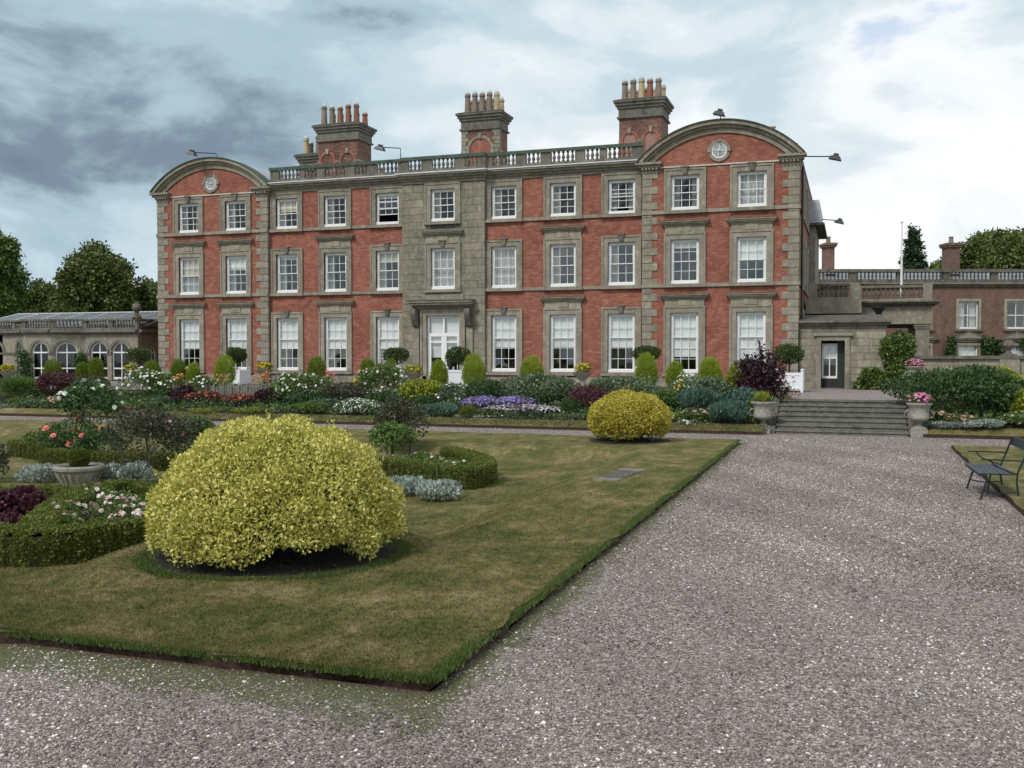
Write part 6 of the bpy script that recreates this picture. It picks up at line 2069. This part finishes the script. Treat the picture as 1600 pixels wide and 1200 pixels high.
hedge('curved box hedge between the dark red leaves and pink roses', [gp(48, 870), gp(66, 848), gp(92, 822), gp(125, 800), gp(165, 787), gp(205, 782)], .42, .36)
hedge('straight box hedge behind the dark red leaf bed', [gp(-60, 796), gp(0, 795), gp(75, 792), gp(120, 797)], .40, .34)
hedge('low box hedge beyond the stone urn and silver leaves', [gp(72, 727), gp(150, 731), gp(240, 735), gp(300, 733)], .40, .36)
hedge('short box hedge at the far end of the rose beds', [gp(26, 711), gp(60, 716), gp(88, 719)], .45, .36)
hedge('angled box hedge around the white rose bed by the lawn dip', [gp(560, 742), gp(640, 752), gp(722, 766), gp(743, 760), gp(762, 751), gp(742, 738), gp(700, 726)], .40, .40)
hedge('dark box hedge closing the pink rose bed', [gp(205, 782), gp(240, 788), gp(300, 796)], .36, .30)

def bedplant(name, label, cat, px0, px1, ytop, ybase, key, n, ln, **kw):
    b = gp((px0 + px1) / 2, ybase)
    kw.setdefault('dmax', 1.6)
    return plant(name, label, cat, px0, px1, ytop, b[1], key, n, ln, zbase=PZ, **kw)
for x0, x1, yt, yb, lab in ((66, 132, 786, 832, 'low rose bush of blush blooms beside the curved hedge'), (110, 178, 758, 800, 'rose bush of blush blooms behind in the hedged bed'), (140, 232, 772, 822, 'pink rose bush pressed against the large golden dome'), (80, 130, 806, 842, 'small white rose bush at the front hedge corner'), (170, 250, 790, 838, 'leafy rose bush low before the golden dome')):
    bedplant('bedding_rose', lab, 'rose bush', x0, x1, yt, yb, 'mid', 1500, .055, fl='f_blush', nf=46, fr=.046, flay=2, group=None)
for x0, x1, yt, yb, lab in ((-30, 22, 770, 826, 'dark red leaved clump at the near end of its hedged bed'), (14, 60, 762, 808, 'dark red leaved clump against the straight hedge'), (30, 72, 772, 820, 'dark red leaved clump against the curved hedge'), (-30, 40, 806, 846, 'dark red leaved clump beside the front hedge')):
    bedplant('red_leaf_clump', lab, 'plant', x0, x1, yt, yb, 'maroon', 1500, .085, wd=.06, k=8, inner=.3)
for x0, x1, yt, yb, lab in ((34, 104, 727, 752, 'silver leaved clump between the far hedge end and stone urn'), (148, 196, 728, 752, 'silver leaved clump between the stone urn and standard tree'), (186, 240, 724, 756, 'silver leaved clump at the foot of the standard tree')):
    bedplant('silver_leaf_clump', lab, 'plant', x0, x1, yt, yb, 'silver', 1700, .075, wd=.04, fl=None, hmin=.2)
for x0, x1, yt, yb, lab in ((600, 668, 746, 772, 'silver leaved clump beside the large golden dome'), (650, 724, 752, 780, 'silver leaved clump at the corner of the angled hedge')):
    bedplant('silver_leaf_clump', lab, 'plant', x0, x1, yt, yb, 'silver', 1700, .075, wd=.04, hmin=.2)
for x0, x1, yt, yb, lab in ((592, 650, 712, 742, 'low white rose bush behind the golden dome'), (632, 694, 708, 738, 'low white rose bush in the middle of the angled bed'), (684, 738, 718, 748, 'low white rose bush in the corner of the angled hedge')):
    bedplant('bedding_rose', lab, 'rose bush', x0, x1, yt, yb, 'mid', 1300, .06, fl='f_blush', nf=15, fr=.05, flay=2, hmin=.3)
bedplant('coral_rose_bush', 'leafy bush of coral red roses behind the stone urn', 'rose bush', 64, 160, 652, 716, 'dark', 3000, .085, fl='f_coral', nf=16, fr=.10, flay=2, k=12)
bedplant('coral_rose_bush', 'sparse coral rose bush at the far hedge end', 'rose bush', 36, 78, 672, 712, 'mid', 900, .085, fl='f_coral', nf=5, fr=.09, flay=2)
bedplant('dark_rose_bush', 'dark purplish rose bush between coral roses and standard tree', 'rose bush', 120, 200, 668, 728, 'dark', 2400, .08, fl='f_coral', nf=10, fr=.07, flay=2)
bedplant('dark_rose_bush', 'dark leafy bush behind the large golden dome', 'rose bush', 262, 340, 650, 716, 'dark', 2600, .085, fl='f_pink', nf=5, fr=.05, flay=2)
bedplant('dark_rose_bush', 'dark leafy bush at the near edge of the parterre lawn', 'rose bush', -45, 12, 688, 752, 'bronze', 1500, .07)

def standard(label, px0, px1, y0, y1, pxb, yb, key, n, ln, fl=None, nf=0, fr=.05, stakes=1, k=10):
    b = gp(pxb, yb)
    D = depth(b)
    t = thing('standard_rose', label, 'rose tree', b)
    ctr = at_y((px0 + px1) / 2, (y0 + y1) / 2, b[1])
    cx, cz = float(ctr[0]) - b[0], float(ctr[2]) - b[2]
    w, h = (px1 - px0) * D / F_PX, (y1 - y0) * D / F_PX
    MB().tube([(0, 0, -.05), (.02, 0, cz * .5), (cx * .5, 0, cz)], [.03, .026, .02], 6).build('trunk', M['bark'], t)
    for k_ in range(stakes):
        MB().tube([(.08 - .16 * k_, -.05, -.05), (.07 - .16 * k_, -.05, cz)], .016, 5).build('stake', M['grey_wood'], t)
    Ls = [(((c[0] + cx), c[1], c[2] + cz - h * .5), r_) for c, r_ in lobes_for(w, min(w, 1.6), h, k, .55)]
    P, Nn = shell(n, Ls, .24, cz - h * .55)
    leaves('foliage', P, Nn, ln, ln * .55, L[key], t, .1, .6, .9)
    if fl:
        P, Nn = shell(nf * 2, Ls, .04, cz - h * .3, .3)
        P, Nn = P[:nf] + Nn[:nf] * ln * .5, Nn[:nf]
        stuff(flowers('blossom', P, Nn, fr, L[fl], t, .3, 2))
standard('round headed standard tree with bronze green crown above silver leaves', 148, 300, 640, 724, 232, 752, 'bronze', 5200, .07, 'f_pink', 7, .04, 1, 14)
standard('staked standard rose with large white blooms behind the coral roses', 92, 190, 594, 660, 127, 712, 'dark', 3600, .085, 'f_white', 26, .085, 2)
standard('dark crowned standard rose before the cross path', 590, 674, 622, 692, 640, 712, 'bronze', 3400, .08, None, 0, .05, 1, 12)
standard('fresh green standard rose on paired stakes in the white rose bed', 578, 648, 660, 704, 612, 734, 'mid', 2600, .07, 'f_blush', 5, .04, 2)

# wide stone bowl with a clipped ball
b = gp(124, 757)
D = depth(b)
t = thing('stone_urn', 'wide shallow carved stone bowl among silver leaves', 'urn', b)
k_ = D / F_PX
MB().lathe([(24 * k_, -.05), (24 * k_, .02), (25 * k_, 4 * k_), (30 * k_, 14 * k_), (33 * k_, 21 * k_), (38 * k_, 24 * k_), (39 * k_, 28 * k_), (36 * k_, 31 * k_), (31 * k_, 30 * k_), (28 * k_, 27 * k_)], seg=24).build('bowl', M['urn_stone'], t)
for a in np.linspace(0, 2 * math.pi, 21)[:-1]:
    MB().taper((math.cos(a) * 26 * k_, math.sin(a) * 26 * k_, 4 * k_), (3 * k_, 3 * k_), (math.cos(a) * 32.5 * k_, math.sin(a) * 32.5 * k_, 20 * k_), (5 * k_, 5 * k_)).build('gadroon', M['urn_stone'], t)
t = thing('box_ball', 'clipped olive box ball growing in the wide stone bowl', 'topiary', (b[0], b[1], b[2] + 29 * k_))
P, Nn = shell(7000, [((0, 0, 12 * k_), (15.5 * k_, 15.5 * k_, 15 * k_))], .08)
MB().lathe([(2 * k_, -1 * k_), (10 * k_, 3 * k_), (13.5 * k_, 12 * k_), (10 * k_, 21 * k_), (2 * k_, 25 * k_)], (0, 0, 0), 12).build('inner_twigs', HEDGE_CORE, t)
leaves('foliage', P, Nn, .032, .02, L['box'], t, .1, .7, .7)
MB().lathe([(26 * k_, -2.5 * k_), (20 * k_, 0)], (0, 0, 0), 12).build('soil', M['soil'], t)

# urns beside the steps
def step_urn(px, ybase, ytop, zb, Y, label, flabel, key, fl):
    b = at_y(px, ybase, Y)
    D = depth(b)
    k = (ybase - ytop) * D / F_PX / 1.0
    z0 = float(b[2])
    t = thing('stone_urn', label, 'urn', (float(b[0]), Y, z0))
    MB().box(-.29 * k, .29 * k, -.29 * k, .29 * k, -max(.05, z0 - zb), 0).build('plinth', M['urn_stone'], t)
    MB().lathe([(.30 * k, 0), (.28 * k, .05 * k), (.20 * k, .10 * k), (.09 * k, .17 * k), (.08 * k, .22 * k), (.13 * k, .25 * k), (.11 * k, .28 * k), (.30 * k, .34 * k), (.36 * k, .42 * k), (.35 * k, .50 * k), (.34 * k, .70 * k), (.38 * k, .86 * k), (.46 * k, .93 * k), (.47 * k, .98 * k), (.42 * k, 1.0 * k), (.36 * k, .95 * k)], seg=18).build('bowl', M['urn_stone'], t, True)
    for s in (-1, 1):
        MB().tube([(s * .33 * k, 0, .44 * k), (s * .46 * k, 0, .46 * k), (s * .50 * k, 0, .58 * k), (s * .44 * k, 0, .70 * k), (s * .34 * k, 0, .70 * k)], .035 * k, 6).build('handle', M['urn_stone'], t, True)
    f = thing('urn_planting', flabel, 'flowers', (float(b[0]), Y, z0 + .93 * k))
    if fl:
        P, Nn = shell(450, lobes_for(.95 * k, .9 * k, .42 * k, 6), .3)
        leaves('foliage', P, Nn, .07, .045, L['mid'], f)
        P, Nn = shell(260, lobes_for(1.0 * k, .9 * k, .46 * k, 6), .06, .12 * k)
        stuff(flowers('blossom', P, Nn, .038, L[fl], f, .6, 1))
    else:
        P = RNG.normal(0, .10 * k, (340, 3)) * np.array([1, 1, .2])
        a = RNG.uniform(0, 6.28, 340)
        Nn = unit(np.stack([np.cos(a) * .6, np.sin(a) * .6, np.ones(340)], 1))
        leaves('foliage', P, Nn, .42 * k, .03, L['yellowgreen'], f, .4, 1.2, .5)
        P, Nn = shell(250, lobes_for(.8 * k, .7 * k, .25 * k, 5), .3)
        leaves('foliage', P, Nn, .07, .05, L['mid'], f)
step_urn(1192, 668, 627, 0, 31.0, 'grey two handled stone urn at the foot of the steps by the fennel', 'spiky yellow green leaves growing in the stone urn', 'yellowgreen', None)
step_urn(1436, 671, 629, 0, 31.1, 'grey two handled stone urn at the foot of the steps by the sedum', 'mound of pink flowers in the lower stone urn', 'mid', 'f_pink')
step_urn(1429, 602, 572, TZ, 37.0, 'stone urn on the terrace above the large dark shrub', 'pale pink flowers in the upper stone urn', 'mid', 'f_pink')

# climbers
def climber(label, px0, px1, y0, y1, Y, key, n, ln, thick=.25, zb=None, group=None):
    a, c = at_y(px0, y1, Y), at_y(px1, y0, Y)
    zb = max(TZ, float(a[2])) if zb is None else zb
    t = thing('climbing_plant', label, 'climber', ((float(a[0]) + float(c[0])) / 2, Y, zb), 0, group)
    w, h = float(c[0] - a[0]), float(c[2]) - zb
    Ls = [((random.uniform(-.38, .38) * w, random.uniform(-.4, .2) * thick, h * random.uniform(.1, .85)), (w * random.uniform(.16, .3), thick, h * random.uniform(.12, .24))) for _ in range(14)]
    P, Nn = shell(n, Ls, .25, 0)
    leaves('foliage', P, Nn, ln, ln * .7, L[key], t, -.1, .7, .8)
    g = MB()
    for k in range(3):
        g.tube([((k - 1) * w * .15, .1, -.02), ((k - 1) * w * .3, .1, h * .8)], .025, 5)
    g.build('stem', M['bark'], t)
climber('broad ivy green climber covering the wall beside the doorway block', 1378, 1428, 522, 606, 43.4, 'ivy', 6500, .13, .5)
climber('low leafy shrub growing against the doorway block wall', 1338, 1386, 576, 607, 43.1, 'ivy', 2400, .14, .35)
climber('dark climber on the red wing wall behind the loggia column', 1384, 1424, 520, 556, 47.5, 'dark', 1700, .15, .3)
for p0, p1, lab in ((1462, 1492, 'climber on the red wing wall beside the loggia column'), (1532, 1570, 'climber on the red wing wall between two pedimented windows'), (1598, 1630, 'climber on the red wing wall at its far window')):
    z_ = SD - .4
    m_ = (p0 + p1) / 2
    o_ = CAM + ray(m_, 553) * (SD - .35)
    t = thing('climbing_plant', lab, 'climber', (float(o_[0]), float(o_[1]), TZ), YAW)
    w, h = (p1 - p0) * KX, sz(528)
    Ls = [((random.uniform(-.4, .4) * w, 0, h * random.uniform(.1, .92)), (w * random.uniform(.15, .3), .22, h * random.uniform(.08, .2))) for _ in range(12)]
    P, Nn = shell(1700, Ls, .25, 0)
    leaves('foliage', P, Nn, .17, .12, L['dark'], t, -.1, .7, .8)
    MB().tube([(0, .1, 0), (.1, .1, h * .8)], .03, 5).build('stem', M['bark'], t)
climber('climber on the stone pier between orangery arches', 28, 50, 545, 596, 44.2, 'dark', 1300, .12, .3)
climber('climber on the downpipe corner of the orangery bay', 117, 134, 548, 590, 44.6, 'dark', 900, .12, .25)

# ============================================================ BENCH
t = thing('garden_bench', 'dark green slatted iron bench standing at the edge of the gravel', 'bench', (2.32, 18.68, 0), R(2))
for k in range(7):
    x = -.30 + k * .075
    MB().box(x, x + .062, -.78, .78, .425 + .004 * math.cos(k), .447).build('seat_slat', M['bench_slat'], t)
MB().box(-.33, -.302, -.78, .78, .40, .445).build('seat_slat', M['bench_slat'], t)
for z0, z1, x in ((.80, .95, .42), (.62, .68, .335)):
    g = MB().add([(x - .012, -.80, z0), (x + .012, -.80, z0 - .003), (x + .012, .80, z0 - .003), (x - .012, .80, z0), (x + .03, -.80, z1), (x + .055, -.80, z1 - .003), (x + .055, .80, z1 - .003), (x + .03, .80, z1)], [(0, 3, 2, 1), (4, 5, 6, 7), (0, 1, 5, 4), (1, 2, 6, 5), (2, 3, 7, 6), (3, 0, 4, 7)])
    if z0 > .7:
        g.build('back_rail', M['bench_slat'], t)
for y_ in (-.74, .74):
    MB().tube([(-.33, y_, 0), (-.29, y_, .03), (-.25, y_, .18), (-.20, y_, .32), (-.22, y_, .42)], .017, 6).build('leg', M['green_iron'], t)
    MB().tube([(.33, y_, 0), (.27, y_, .10), (.24, y_, .30), (.25, y_, .46), (.33, y_, .66), (.42, y_, .92)], .017, 6).build('leg', M['green_iron'], t)
    MB().tube([(-.30, y_, .665), (-.1, y_, .67), (.12, y_, .665), (.335, y_, .66)], .013, 6).build('armrest', M['green_iron'], t)
    MB().tube([(-.16, y_, .665), (-.10, y_, .58), (.0, y_, .53), (.12, y_, .48), (.25, y_, .44)], .012, 6).build('arm_support', M['green_iron'], t)
    MB().tube([(-.24, y_, .16), (-.10, y_, .13), (.02, y_, .12), (.15, y_, .14), (.26, y_, .15)], .011, 6).build('stretcher', M['green_iron'], t)
MB().tube([(-.02, 0, .42), (-.06, 0, .2), (-.08, 0, .01)], .015, 6).build('leg', M['green_iron'], t)
